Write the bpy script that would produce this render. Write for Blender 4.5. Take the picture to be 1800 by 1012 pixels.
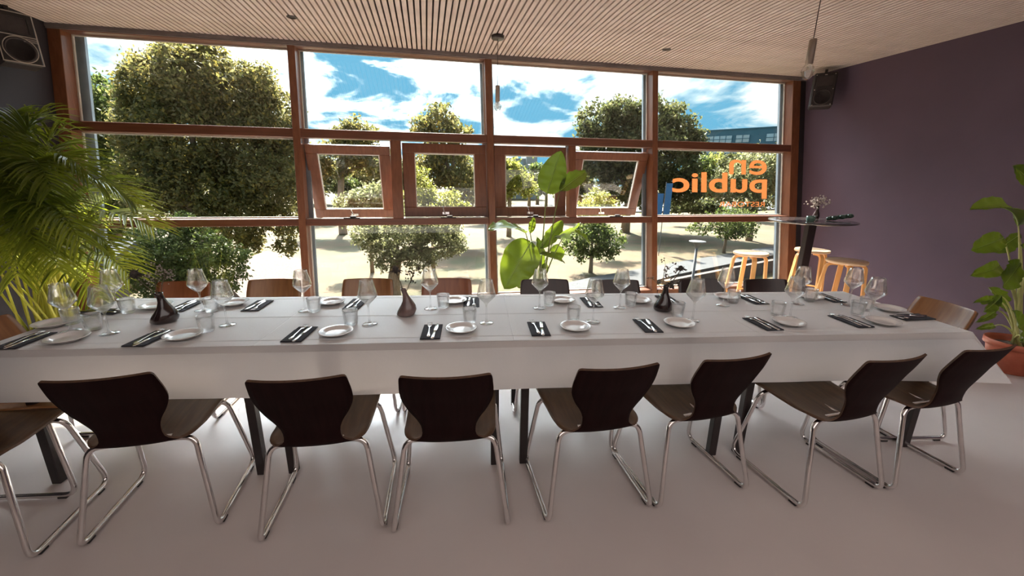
import bpy, bmesh, math, random
import numpy as np
from mathutils import Vector, Matrix, noise
for o in list(bpy.data.objects): bpy.data.objects.remove(o)
scene = bpy.context.scene
COL = scene.collection
PI = math.pi
R_ = math.radians
random.seed(7)
rng = np.random.default_rng(11)

# ------------------------------------------------------------------ camera
CAM = Vector((0, 0, 1.5)); FPX = 719.36
yaw, pitch, roll = R_(11.641), R_(15.098), R_(0.759)
F = Vector((math.sin(yaw)*math.cos(pitch), math.cos(yaw)*math.cos(pitch), -math.sin(pitch)))
R0 = Vector((math.cos(yaw), -math.sin(yaw), 0)); U0 = R0.cross(F)
RT = R0*math.cos(roll)+U0*math.sin(roll); UP = RT.cross(F)
cd = bpy.data.cameras.new('camera'); cam = bpy.data.objects.new('camera', cd); COL.objects.link(cam)
cam.matrix_world = Matrix(((RT.x, UP.x, -F.x, 0), (RT.y, UP.y, -F.y, 0), (RT.z, UP.z, -F.z, 1.5), (0, 0, 0, 1)))
cd.sensor_width = 36; cd.lens = FPX*36/1800; cd.clip_start = .05; cd.clip_end = 900
scene.camera = cam
def ray(u, v): return F+RT*((u-900)/FPX)-UP*((v-506)/FPX)
def at_y(u, v, y): d = ray(u, v); return CAM+d*(y/d.y)
def at_z(u, v, z): d = ray(u, v); return CAM+d*((z-1.5)/d.z)

# ------------------------------------------------------------------ view, sky, sun
vs = scene.view_settings
vs.view_transform = 'Standard'; vs.look = 'None'; vs.gamma = 1; vs.use_curve_mapping = False
vs.exposure = 3.35
SUN = Vector((-.05, 1, 1.10)).normalized()
sl = bpy.data.lights.new('sun', 'SUN'); sl.energy = 3.4; sl.angle = R_(1.2); sl.color = (1, .93, .80)
so = bpy.data.objects.new('sun', sl); COL.objects.link(so)
so.rotation_euler = SUN.to_track_quat('Z', 'Y').to_euler(); so.location = SUN*60
SKY = .14
w = bpy.data.worlds.new('sky'); scene.world = w; w.use_nodes = True
nt = w.node_tree; nt.nodes.clear()
def N(t, **k):
    n = nt.nodes.new(t)
    for a, b in k.items(): setattr(n, a, b)
    return n
def L(a, b): nt.links.new(a, b)
def mth(op, a, b=None, clamp=False):
    n = N('ShaderNodeMath', operation=op, use_clamp=clamp)
    for i, x in enumerate((a, b)):
        if x is None: continue
        if isinstance(x, (int, float)): n.inputs[i].default_value = x
        else: L(x, n.inputs[i])
    return n.outputs[0]
tc = N('ShaderNodeTexCoord'); sep = N('ShaderNodeSeparateXYZ'); L(tc.outputs['Generated'], sep.inputs[0])
zz = mth('MAXIMUM', mth('ADD', sep.outputs[2], .22), .05)
cmb = N('ShaderNodeCombineXYZ'); L(mth('DIVIDE', sep.outputs[0], zz), cmb.inputs[0]); L(mth('DIVIDE', sep.outputs[1], zz), cmb.inputs[1])
cmb.inputs[2].default_value = 7.9
nz = N('ShaderNodeTexNoise'); nz.inputs['Scale'].default_value = 2.3; nz.inputs['Detail'].default_value = 9; nz.inputs['Roughness'].default_value = .56; nz.inputs['Distortion'].default_value = .35
L(cmb.outputs[0], nz.inputs['Vector'])
cr = N('ShaderNodeValToRGB'); cr.color_ramp.elements[0].position = .42; cr.color_ramp.elements[1].position = .585
cr.color_ramp.elements[0].color = (.13, .40, .60, 1); cr.color_ramp.elements[1].color = (1.0, .97, .90, 1)
e_ = cr.color_ramp.elements.new(.50); e_.color = (.45, .64, .74, 1)
L(nz.outputs[0], cr.inputs[0])
dp = N('ShaderNodeVectorMath', operation='DOT_PRODUCT'); L(tc.outputs['Generated'], dp.inputs[0]); dp.inputs[1].default_value = SUN
dm = mth('MAXIMUM', dp.outputs['Value'], 0)
cm = N('ShaderNodeMapRange', interpolation_type='SMOOTHSTEP'); cm.inputs['From Min'].default_value = .43; cm.inputs['From Max'].default_value = .54; cm.inputs['To Min'].default_value = .004; cm.inputs['To Max'].default_value = 1
L(nz.outputs[0], cm.inputs['Value']); cmask = cm.outputs[0]
glow = mth('ADD', mth('MULTIPLY', mth('MULTIPLY', mth('POWER', dm, 14), 46.0), cmask), mth('MULTIPLY', mth('POWER', dm, 60), 30.0))
gc = N('ShaderNodeMix', data_type='RGBA', blend_type='ADD'); gc.inputs[0].default_value = 1
L(cr.outputs[0], gc.inputs['A'])
gm = N('ShaderNodeMix', data_type='RGBA', blend_type='MULTIPLY'); gm.inputs[0].default_value = 1
gm.inputs['A'].default_value = (.84, .93, 1.0, 1); L(glow, gm.inputs['B']); L(gm.outputs['Result'], gc.inputs['B'])
bg = N('ShaderNodeBackground'); bg.inputs[1].default_value = SKY; L(gc.outputs['Result'], bg.inputs[0])
wo = N('ShaderNodeOutputWorld'); L(bg.outputs[0], wo.inputs[0])

# added fill lamp under the ceiling behind the camera, lifts floor and cloth
al = bpy.data.lights.new('fill_light', 'AREA'); al.shape = 'RECTANGLE'; al.size = 7.0; al.size_y = 3.2; al.energy = 10; al.color = (1, .92, .88)
ao = bpy.data.objects.new('fill_light', al); COL.objects.link(ao); ao.location = (.8, -1.4, 2.78)

# ------------------------------------------------------------------ materials
def mat(name, col, rough=.5, metal=0, col2=None, scale=6, stretch=(1, 1, 1), detail=4, bump=0, bscale=60, spec=.5, island=None, trans=0, tcol=None, coat=0, r2=None, lo=.35, hi=.65):
    m = bpy.data.materials.new(name); m.use_nodes = True
    t = m.node_tree; b = t.nodes['Principled BSDF']; out = t.nodes['Material Output']
    b.inputs['Base Color'].default_value = (*col, 1); b.inputs['Roughness'].default_value = rough
    b.inputs['Metallic'].default_value = metal; b.inputs['Specular IOR Level'].default_value = spec
    if coat: b.inputs['Coat Weight'].default_value = coat; b.inputs['Coat Roughness'].default_value = .15
    csrc = None
    tcn = t.nodes.new('ShaderNodeTexCoord'); mp = t.nodes.new('ShaderNodeMapping'); mp.inputs['Scale'].default_value = stretch
    t.links.new(tcn.outputs['Object'], mp.inputs[0])
    if col2:
        n = t.nodes.new('ShaderNodeTexNoise'); n.inputs['Scale'].default_value = scale; n.inputs['Detail'].default_value = detail
        t.links.new(mp.outputs[0], n.inputs['Vector'])
        r = t.nodes.new('ShaderNodeValToRGB'); r.color_ramp.elements[0].position = lo; r.color_ramp.elements[1].position = hi
        r.color_ramp.elements[0].color = (*col, 1); r.color_ramp.elements[1].color = (*col2, 1)
        t.links.new(n.outputs[0], r.inputs[0]); csrc = r.outputs[0]
        if r2 is not None:
            mr = t.nodes.new('ShaderNodeMapRange'); mr.inputs['To Min'].default_value = rough; mr.inputs['To Max'].default_value = r2
            t.links.new(n.outputs[0], mr.inputs[0]); t.links.new(mr.outputs[0], b.inputs['Roughness'])
    if island:
        g = t.nodes.new('ShaderNodeNewGeometry'); r = t.nodes.new('ShaderNodeValToRGB')
        els = r.color_ramp.elements
        while len(els) < len(island): els.new(.5)
        for i, c in enumerate(island): els[i].position = i/(len(island)-1); els[i].color = (*c, 1)
        t.links.new(g.outputs['Random Per Island'], r.inputs[0])
        csrc = r.outputs[0]
    if csrc: t.links.new(csrc, b.inputs['Base Color'])
    if bump:
        n = t.nodes.new('ShaderNodeTexNoise'); n.inputs['Scale'].default_value = bscale; n.inputs['Detail'].default_value = 3
        t.links.new(mp.outputs[0], n.inputs['Vector'])
        bp = t.nodes.new('ShaderNodeBump'); bp.inputs['Strength'].default_value = bump; bp.inputs['Distance'].default_value = .01
        t.links.new(n.outputs[0], bp.inputs['Height']); t.links.new(bp.outputs[0], b.inputs['Normal'])
    if trans:
        tr = t.nodes.new('ShaderNodeBsdfTranslucent'); mx = t.nodes.new('ShaderNodeMixShader'); mx.inputs[0].default_value = trans
        tr.inputs[0].default_value = (*(tcol or col), 1)
        if csrc and not tcol: t.links.new(csrc, tr.inputs[0])
        t.links.new(b.outputs[0], mx.inputs[1]); t.links.new(tr.outputs[0], mx.inputs[2]); t.links.new(mx.outputs[0], out.inputs[0])
    return m
def glass(name, tint, base=.04, edge=.6, rough=.02, blend=.5, gcol=(1, 1, 1), pw_=2.5, refr=0):
    m = bpy.data.materials.new(name); m.use_nodes = True; t = m.node_tree; t.nodes.clear()
    out = t.nodes.new('ShaderNodeOutputMaterial'); tr = t.nodes.new('ShaderNodeBsdfTransparent'); tr.inputs[0].default_value = (*tint, 1)
    gl = t.nodes.new('ShaderNodeBsdfGlossy'); gl.inputs['Roughness'].default_value = rough; gl.inputs[0].default_value = (*gcol, 1)
    lw = t.nodes.new('ShaderNodeLayerWeight'); lw.inputs[0].default_value = blend
    mr = t.nodes.new('ShaderNodeMapRange'); mr.inputs['To Min'].default_value = base; mr.inputs['To Max'].default_value = edge
    pw = t.nodes.new('ShaderNodeMath'); pw.operation = 'POWER'; pw.inputs[1].default_value = pw_
    t.links.new(lw.outputs['Facing'], pw.inputs[0]); t.links.new(pw.outputs[0], mr.inputs[0])
    if refr:
        rf = t.nodes.new('ShaderNodeBsdfGlass'); rf.inputs['IOR'].default_value = 1.42; rf.inputs['Roughness'].default_value = 0
        m2 = t.nodes.new('ShaderNodeMixShader'); m2.inputs[0].default_value = refr
        t.links.new(tr.outputs[0], m2.inputs[1]); t.links.new(rf.outputs[0], m2.inputs[2]); tr = m2
    mx = t.nodes.new('ShaderNodeMixShader'); t.links.new(mr.outputs[0], mx.inputs[0])
    t.links.new(tr.outputs[0], mx.inputs[1]); t.links.new(gl.outputs[0], mx.inputs[2]); t.links.new(mx.outputs[0], out.inputs[0])
    return m
M = {}
M['floor'] = mat('floor_resin', (.50, .435, .415), .33, col2=(.55, .48, .455), scale=1.2, bump=.03, bscale=240, r2=.42)
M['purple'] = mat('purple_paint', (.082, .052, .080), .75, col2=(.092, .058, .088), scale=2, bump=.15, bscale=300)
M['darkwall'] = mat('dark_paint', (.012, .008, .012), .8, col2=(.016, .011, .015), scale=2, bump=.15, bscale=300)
M['backwall'] = mat('warm_paint', (.40, .33, .29), .8, col2=(.43, .36, .32), scale=2)
M['felt'] = mat('black_felt', (.012, .007, .007), .95, col2=(.018, .011, .010), scale=40)
M['slat'] = mat('oak_slat', (.47, .385, .35), .6, col2=(.56, .465, .425), scale=9, stretch=(8, .6, 8), bump=.1)
M['frame'] = mat('red_brown_timber', (.20, .072, .030), .38, col2=(.15, .048, .018), scale=7, stretch=(6, 6, .5), bump=.08, coat=.25)
M['frameh'] = mat('red_brown_timber_across', (.15, .050, .024), .40, col2=(.11, .036, .016), scale=7, stretch=(.5, 6, 6), bump=.08, coat=.25)
M['alu'] = mat('grey_aluminium', (.20, .24, .28), .45, .3, col2=(.24, .28, .32), scale=8)
M['headrail'] = mat('pinkish_grey_rail', (.17, .14, .135), .5, col2=(.21, .175, .17), scale=8)
M['seal'] = mat('pale_glazing_bead', (.62, .58, .52), .5, col2=(.55, .50, .45), scale=12)
M['pane'] = glass('window_glass', (.97, .985, .975), .03, .5, .005)
M['wine'] = glass('wine_glass', (.992, .995, .995), .04, .95, .02, pw_=2.3, refr=.2)
M['tumb'] = glass('pressed_glass', (.985, .99, .99), .05, .8, .04, pw_=2.5, refr=.35)
M['crystal'] = glass('crystal', (.90, .88, .85), .25, .95, .03)
M['orange'] = mat('orange_vinyl', (.40, .10, .02), .6, col2=(.44, .11, .025), scale=8, trans=.5, tcol=(.30, .085, .025))
M['chrome'] = mat('polished_steel', (.80, .77, .76), .10, 1, col2=(.72, .70, .69), scale=20, r2=.2)
M['steel'] = mat('cutlery_steel', (.92, .91, .90), .14, 1, col2=(.85, .84, .83), scale=20, r2=.22)
M['rubber'] = mat('black_rubber', (.02, .017, .017), .7, col2=(.03, .025, .025), scale=30)
WG = dict(scale=5, stretch=(9, 1, 1), bump=.05, detail=6)
M['wood_mid'] = mat('walnut_plywood', (.055, .027, .010), .40, col2=(.095, .048, .018), coat=.2, **WG)
M['wood_outer'] = mat('shaded_outer_veneer', (.009, .0015, .0015), .6, col2=(.014, .003, .003), spec=.12, **WG)  # same plywood as the seats, backlit shade of the chair backs painted in
M['wood_light'] = mat('honey_plywood', (.20, .078, .024), .34, col2=(.28, .12, .04), coat=.25, **WG)
M['wood_red'] = mat('cherry_plywood', (.20, .055, .018), .34, col2=(.27, .085, .028), coat=.25, **WG)
M['wood_dark'] = mat('dark_plywood', (.018, .007, .0065), .40, col2=(.028, .011, .009), coat=.2, **WG)
M['edge'] = mat('birch_edge', (.10, .05, .025), .5, col2=(.06, .03, .016), scale=60)
M['birch'] = mat('birch_veneer', (.78, .40, .13), .40, col2=(.86, .48, .18), scale=6, stretch=(6, 6, .7), bump=.05)
M['stooltop'] = mat('birch_top', (.74, .50, .30), .35, col2=(.80, .56, .36), scale=6, stretch=(6, 1, 1))
M['paper'] = mat('white_paper_cloth', (.82, .86, .90), .42, col2=(.85, .885, .92), scale=4, bump=.06, bscale=90, trans=.38, tcol=(.94, .82, .73))
M['black'] = mat('black_lacquer', (.020, .014, .014), .35, col2=(.03, .02, .02), scale=12)
M['tabletop'] = mat('pale_tabletop', (.84, .83, .82), .6, col2=(.88, .87, .86), scale=6)
M['bartop'] = mat('dark_glossy_top', (.035, .028, .030), .16, col2=(.05, .04, .04), scale=9, coat=.5)
M['napkin'] = mat('charcoal_napkin', (.022, .021, .028), .85, col2=(.032, .030, .038), scale=60, bump=.15, bscale=400)
M['china'] = mat('white_china', (.72, .68, .65), .16, col2=(.76, .72, .69), scale=10, coat=.5)
M['vase_dark'] = mat('dark_glaze', (.020, .010, .010), .12, col2=(.035, .018, .016), scale=14, coat=.7)
M['vase_mauve'] = mat('mauve_glaze', (.16, .105, .10), .22, col2=(.22, .155, .145), scale=18, coat=.4)
M['speaker'] = mat('speaker_cabinet', (.016, .012, .012), .5, col2=(.024, .018, .018), scale=30, bump=.2, bscale=300)
M['cone'] = mat('speaker_cone', (.03, .022, .022), .6, col2=(.04, .03, .03), scale=30)
M['trim'] = mat('speaker_trim', (.50, .45, .40), .35, .6, col2=(.45, .40, .36), scale=20)
M['socket'] = mat('smoked_brass', (.30, .24, .20), .35, .5, col2=(.36, .29, .24), scale=14)
M['cord'] = mat('dark_cord', (.03, .02, .02), .7, col2=(.04, .03, .03), scale=50)
M['terracotta'] = mat('terracotta_plastic', (.42, .10, .05), .45, col2=(.48, .13, .07), scale=20, bump=.1)
M['darkpot'] = mat('dark_pot', (.05, .04, .045), .6, col2=(.07, .055, .06), scale=14, bump=.1)
M['soil'] = mat('soil', (.04, .025, .018), .95, col2=(.08, .05, .035), scale=60, bump=.6)
M['palm'] = mat('palm_leaf', (.050, .095, .010), .36, col2=(.14, .19, .022), scale=5, trans=.45, tcol=(.30, .33, .025))
M['cane'] = mat('palm_cane', (.48, .50, .06), .40, col2=(.62, .58, .10), scale=9, trans=.25, tcol=(.8, .75, .12))
M['strel'] = mat('banana_leaf', (.032, .075, .011), .30, col2=(.05, .105, .016), scale=14, stretch=(1, 1, 1), trans=.42, tcol=(.15, .20, .012), coat=.3)
M['rib'] = mat('leaf_midrib', (.36, .48, .14), .4, col2=(.42, .52, .18), scale=20, trans=.2, tcol=(.6, .7, .2))
M['petiole'] = mat('leaf_stalk', (.14, .17, .05), .4, col2=(.22, .26, .08), scale=16)
M['stalkpale'] = mat('pale_stalk', (.40, .42, .14), .4, col2=(.48, .46, .18), scale=16)
M['dried'] = mat('dried_stem', (.10, .085, .05), .8, col2=(.16, .13, .08), scale=60)
M['thistle'] = mat('dried_thistle', (.045, .04, .035), .8, col2=(.09, .07, .06), scale=80)
M['blossom'] = mat('dried_blossom', (.42, .35, .32), .8, col2=(.55, .48, .43), scale=80, trans=.3)
M['green_glass'] = mat('green_glaze', (.10, .20, .16), .2, col2=(.16, .28, .22), scale=10, coat=.5)
M['dark_green'] = mat('dark_green_wax', (.02, .06, .04), .3, col2=(.05, .10, .07), scale=20, coat=.3)
# outdoors
M['grass'] = mat('dry_lawn', (.078, .046, .021), .95, col2=(.040, .037, .010), scale=.42, detail=9, bump=.3, bscale=3, lo=.38, hi=.62)
M['asphalt'] = mat('grey_path', (.028, .028, .031), .9, col2=(.036, .036, .039), scale=2, bump=.2)
M['bark'] = mat('bark', (.17, .12, .08), .9, col2=(.26, .19, .13), scale=5, stretch=(4, 4, .6), bump=.5, bscale=12)
def leafm(name, cols, tr=.58): return mat(name, cols[0], .55, island=cols, trans=tr, spec=.35)
M['lf_lime'] = leafm('linden_leaves', [(0.0745, 0.0779, 0.021), (0.1154, 0.112, 0.0332), (0.17, 0.153, 0.0538), (0.2111, 0.1837, 0.0811), (0.293, 0.218, 0.0403)])
M['lf_green'] = leafm('green_leaves', [(0.0398, 0.0626, 0.0143), (0.0742, 0.0968, 0.0227), (0.1082, 0.1367, 0.0342), (0.1481, 0.1596, 0.0626)])
M['lf_dark'] = leafm('dark_leaves', [(0.0403, 0.0504, 0.0198), (0.0676, 0.0745, 0.0265), (0.095, 0.1016, 0.0368), (0.1358, 0.129, 0.0538)])
M['lf_pale'] = leafm('willow_leaves', [(0.0968, 0.1082, 0.0398), (0.1539, 0.1596, 0.0683), (0.2165, 0.2107, 0.1025), (0.2848, 0.2619, 0.1481)])
M['lf_yel'] = leafm('yellow_green_leaves', [(0.1367, 0.1539, 0.0227), (0.2051, 0.2165, 0.0398), (0.2848, 0.2619, 0.0571), (0.2962, 0.2848, 0.1139)])
M['blue'] = mat('blue_cladding', (.022, .095, .15), .6, col2=(.027, .105, .165), scale=.3)
M['winglass'] = mat('office_glass', (.20, .28, .32), .15, col2=(.25, .40, .50), scale=.25, spec=.8)
M['greyb'] = mat('grey_cladding', (.23, .26, .29), .7, col2=(.28, .31, .33), scale=.3)
M['roof'] = mat('grey_roofing', (.045, .05, .065), .9, col2=(.06, .065, .08), scale=1.5)
M['kerb'] = mat('retaining_wall', (.040, .028, .024), .85, col2=(.065, .045, .038), scale=3, bump=.3)
M['lampm'] = mat('lamp_metal', (.08, .08, .09), .6, .0, col2=(.10, .10, .11), scale=10)
M['lampw'] = mat('lamp_disc', (.22, .22, .22), .4, col2=(.20, .20, .20), scale=10)
M['bluesign'] = mat('blue_banner', (.03, .12, .26), .5, col2=(.04, .14, .28), scale=5, trans=.25)
M['leaflitter'] = mat('leaf_litter', (.035, .018, .014), .95, col2=(.11, .07, .055), scale=9, detail=8, bump=.5, bscale=20)

# ------------------------------------------------------------------ helpers
def mesh(name, verts, faces, m, parent=None, smooth=False):
    me = bpy.data.meshes.new(name); me.from_pydata([tuple(v) for v in verts], [], faces); me.validate(); me.update()
    ms = m if isinstance(m, (list, tuple)) else [m]
    for x in ms: me.materials.append(M[x])
    if smooth: me.polygons.foreach_set('use_smooth', [True]*len(me.polygons))
    o = bpy.data.objects.new(name, me); COL.objects.link(o)
    if parent: o.parent = parent
    return o
class MB:
    def __init__(s): s.v = []; s.f = []
    def add(s, v, f):
        k = len(s.v); s.v += [tuple(x) for x in v]; s.f += [tuple(i+k for i in q) for q in f]; return s
    def box(s, x0, x1, y0, y1, z0, z1, T=None):
        v = [(x, y, z) for z in (z0, z1) for x, y in ((x0, y0), (x1, y0), (x1, y1), (x0, y1))]
        if T: v = [T(*p) for p in v]
        return s.add(v, [(3, 2, 1, 0), (4, 5, 6, 7), (0, 1, 5, 4), (1, 2, 6, 5), (2, 3, 7, 6), (3, 0, 4, 7)])
    def bbox(s, x0, x1, y0, y1, z0, z1, b=.003, T=None):   # box with chamfered edges
        bm = bmesh.new(); bmesh.ops.create_cube(bm, size=1)
        for v in bm.verts: v.co = Vector(((x0+x1)/2+v.co.x*(x1-x0), (y0+y1)/2+v.co.y*(y1-y0), (z0+z1)/2+v.co.z*(z1-z0)))
        bmesh.ops.bevel(bm, geom=bm.edges[:], offset=b, segments=1, affect='EDGES')
        bm.verts.index_update()
        vv = [T(*v.co) if T else tuple(v.co) for v in bm.verts]; ff = [[v.index for v in f.verts] for f in bm.faces]
        bm.free(); return s.add(vv, ff)
    def lathe(s, prof, n=24, c=(0, 0, 0), flute=None, closed=True):
        v = []; f = []
        for i, (r, z) in enumerate(prof):
            for k in range(n):
                a = 2*PI*k/n; rr = r
                if flute: rr = r*(1+flute(i, k))
                v.append((c[0]+rr*math.cos(a), c[1]+rr*math.sin(a), c[2]+z))
        for i in range(len(prof)-1):
            for k in range(n):
                k2 = (k+1) % n; f.append((i*n+k, i*n+k2, (i+1)*n+k2, (i+1)*n+k))
        if closed:
            f.append(tuple(range(n-1, -1, -1))); f.append(tuple((len(prof)-1)*n+k for k in range(n)))
        return s.add(v, f)
    def tube(s, pts, r, n=8, cap=True):
        pts = [Vector(p) for p in pts]; N_ = len(pts)
        rs = r if isinstance(r, (list, tuple)) else [r]*N_
        v = []; f = []; up = None
        for i, p in enumerate(pts):
            d = (pts[min(i+1, N_-1)]-pts[max(i-1, 0)]).normalized()
            if up is None:
                up = Vector((0, 0, 1)) if abs(d.z) < .9 else Vector((1, 0, 0))
            a = (up-d*up.dot(d)).normalized(); b = d.cross(a); up = a
            for k in range(n):
                t = 2*PI*k/n; v.append(p+(a*math.cos(t)+b*math.sin(t))*rs[i])
        for i in range(N_-1):
            for k in range(n):
                k2 = (k+1) % n; f.append((i*n+k, i*n+k2, (i+1)*n+k2, (i+1)*n+k))
        if cap: f.append(tuple(range(n-1, -1, -1))); f.append(tuple((N_-1)*n+k for k in range(n)))
        return s.add(v, f)
    def ball(s, c, r, seg=10, rings=6, sc=(1, 1, 1)):
        v = []; f = []
        for i in range(1, rings):
            ph = PI*i/rings
            for k in range(seg):
                a = 2*PI*k/seg; v.append((c[0]+r*sc[0]*math.sin(ph)*math.cos(a), c[1]+r*sc[1]*math.sin(ph)*math.sin(a), c[2]+r*sc[2]*math.cos(ph)))
        t = len(v); v += [(c[0], c[1], c[2]+r*sc[2]), (c[0], c[1], c[2]-r*sc[2])]
        for i in range(rings-2):
            for k in range(seg):
                k2 = (k+1) % seg; f.append((i*seg+k, (i+1)*seg+k, (i+1)*seg+k2, i*seg+k2))
        for k in range(seg):
            k2 = (k+1) % seg; f.append((t, k, k2)); f.append((t+1, (rings-2)*seg+k2, (rings-2)*seg+k))
        return s.add(v, f)
    def build(s, name, m, parent=None, smooth=False): return mesh(name, s.v, s.f, m, parent, smooth)
def rounded(pts, r, seg=5):
    pts = [Vector(p) for p in pts]; out = [pts[0]]
    for i in range(1, len(pts)-1):
        a, b, c = pts[i-1], pts[i], pts[i+1]; rr = r[i] if isinstance(r, (list, tuple)) else r
        da = (a-b); dc = (c-b); k = min(rr, da.length*.49, dc.length*.49)
        p0 = b+da.normalized()*k; p1 = b+dc.normalized()*k
        for j in range(seg+1):
            t = j/seg; out.append(p0*(1-t)**2+b*2*t*(1-t)+p1*t*t)
    out.append(pts[-1]); return out
def tag(o, label, cat, group=None, kind=None):
    if label: o['label'] = label
    if cat: o['category'] = cat
    if group: o['group'] = group
    if kind: o['kind'] = kind
    return o
def empty(name, loc=(0, 0, 0), rz=0):
    o = bpy.data.objects.new(name, None); COL.objects.link(o); o.location = loc; o.rotation_euler = (0, 0, rz); o.empty_display_size = .1
    return o
CH = {}
def kids(o): return [c for c in bpy.data.objects if c.parent == o]
def dup(root, loc, rz, label, group=None, km=None):
    r = root.copy(); COL.objects.link(r); r.location = loc; r.rotation_euler = (0, 0, rz); r['label'] = label
    if group: r['group'] = group
    if root.name not in CH: CH[root.name] = [(c, kids(c)) for c in kids(root)]
    for c, gs in CH[root.name]:
        d = c.copy(); COL.objects.link(d); d.parent = r
        if km and d.data and c.data.materials and c.data.materials[0] == km[0]:
            d.data = km[1](c.data)
        for g in gs:
            h = g.copy(); COL.objects.link(h); h.parent = d
    return r
def structure(o, label=None):
    o['kind'] = 'structure'
    if label: o['label'] = label
    return o

# ------------------------------------------------------------------ room shell
LEAN = .186; WY = 4.8
XL, XR, ZC = -3.38, 4.96, 2.82
def W(x, d, z): return (x, WY+LEAN*(z-1.5)+d, z)
YB = -3.4
structure(MB().box(XL-.3, XR+.3, YB-.2, 4.56, -.2, 0).build('floor', 'floor'), 'pale pinkish-grey poured resin floor')
ceil = structure(MB().box(XL-.3, XR+.3, YB-.2, 5.10, ZC+.025, ZC+.22).build('ceiling', 'felt'), 'ceiling of narrow pale oak slats over black felt')
sv = MB().box(-.0176, .0176, .9, 5.03, ZC, ZC+.026)
PITCH = .0505
nsl = int((XR-XL)/PITCH); sl0 = None
for i in range(nsl):
    if sl0 is None:
        sl0 = sv.build('slat', 'slat', ceil); s_ = sl0
    else:
        s_ = sl0.copy(); COL.objects.link(s_)
    s_.location = (XL+.03+i*PITCH+(.006 if i > 128 else 0), 0, 0)
MB().box(XL, XR, YB, .9, ZC-.0, ZC+.026).build('plain_panel', 'slat', ceil)
def side(x0, x1):
    ye = lambda z: WY+LEAN*(z-1.5)+.16
    zt = ZC+.03
    v = [(x0, YB-.2, 0), (x1, YB-.2, 0), (x1, ye(0), 0), (x0, ye(0), 0), (x0, YB-.2, zt), (x1, YB-.2, zt), (x1, ye(zt), zt), (x0, ye(zt), zt)]
    return MB().add(v, [(3, 2, 1, 0), (4, 5, 6, 7), (0, 1, 5, 4), (1, 2, 6, 5), (2, 3, 7, 6), (3, 0, 4, 7)])
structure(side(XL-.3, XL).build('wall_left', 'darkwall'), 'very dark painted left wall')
structure(side(XR, XR+.3).build('wall_right', 'purple'), 'plain dark purple painted wall on the right')
structure(MB().box(XL-.3, XR+.3, YB-.25, YB, 0, ZC+.03).build('wall_back', 'backwall'))
bw = MB().box(XL, XR, -.02, .22, -.1, .075, W); structure(bw.build('wall_front', 'frameh'), 'low timber upstand under the windows')
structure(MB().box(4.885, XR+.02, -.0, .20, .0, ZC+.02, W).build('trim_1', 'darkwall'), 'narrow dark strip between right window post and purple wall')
structure(MB().box(XL, XR, -.01, .2, 2.775, ZC+.03, W).box(XL, XR, -.02, .0, 2.79, ZC+.0, W).build('trim_2', 'headrail'), 'grey head rail along the top of the glazing')
# glazing
ZH, T1, T1b, T2, T2b, ZS = 2.775, 1.966, 1.875, 1.049, .977, .15
posts = [(-3.38, -3.275), (-1.340, -1.268), (.692, .768), (2.748, 2.822), (4.765, 4.885)]
wins = []
for i in range(4):
    we = empty('window_%d' % (i+1), (0, 0, 0)); structure(we); wins.append(we)
wlab = ['timber window bay at left with three fixed panes', 'timber window bay second from left with two small sashes', 'timber window bay behind the banana plant with two small sashes', 'timber window bay at right with orange lettering']
for we, lb in zip(wins, wlab): we['label'] = lb
for i, (a, b) in enumerate(posts):
    MB().bbox(a, b, -.0, .14, .07, ZC-.012, .004, W).bbox(a+.012, b-.012, .14, .17, .07, ZC-.02, .003, W).build('mullion', 'frame', wins[min(i, 3)])
    MB().box(a-.035 if i else a, b+(.075 if i == 0 else .035), .172, .205, .07, ZC-.02, W).build('outer_cap', 'alu', wins[min(i, 3)])
def rail(name, we, a, b, z0, z1, d0=.004, d1=.14): return MB().bbox(a, b, d0, d1, z0, z1, .004, W).build(name, 'frameh', we)
def pane(we, a, b, z0, z1, bead=True):
    p = MB().box(a, b, .150, .156, z0, z1, W).build('pane', 'pane', we)
    if bead:
        q = MB(); t = .012
        for (x0, x1, y0, y1) in ((a, b, z0, z0+t), (a, b, z1-t, z1), (a, a+t, z0+t, z1-t), (b-t, b, z0+t, z1-t)): q.box(x0, x1, .128, .149, y0, y1, W)
        q.build('glazing_bead', 'seal', we)
    return p
SZ0, SZ1 = T2+.006, T1b-.015
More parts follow.
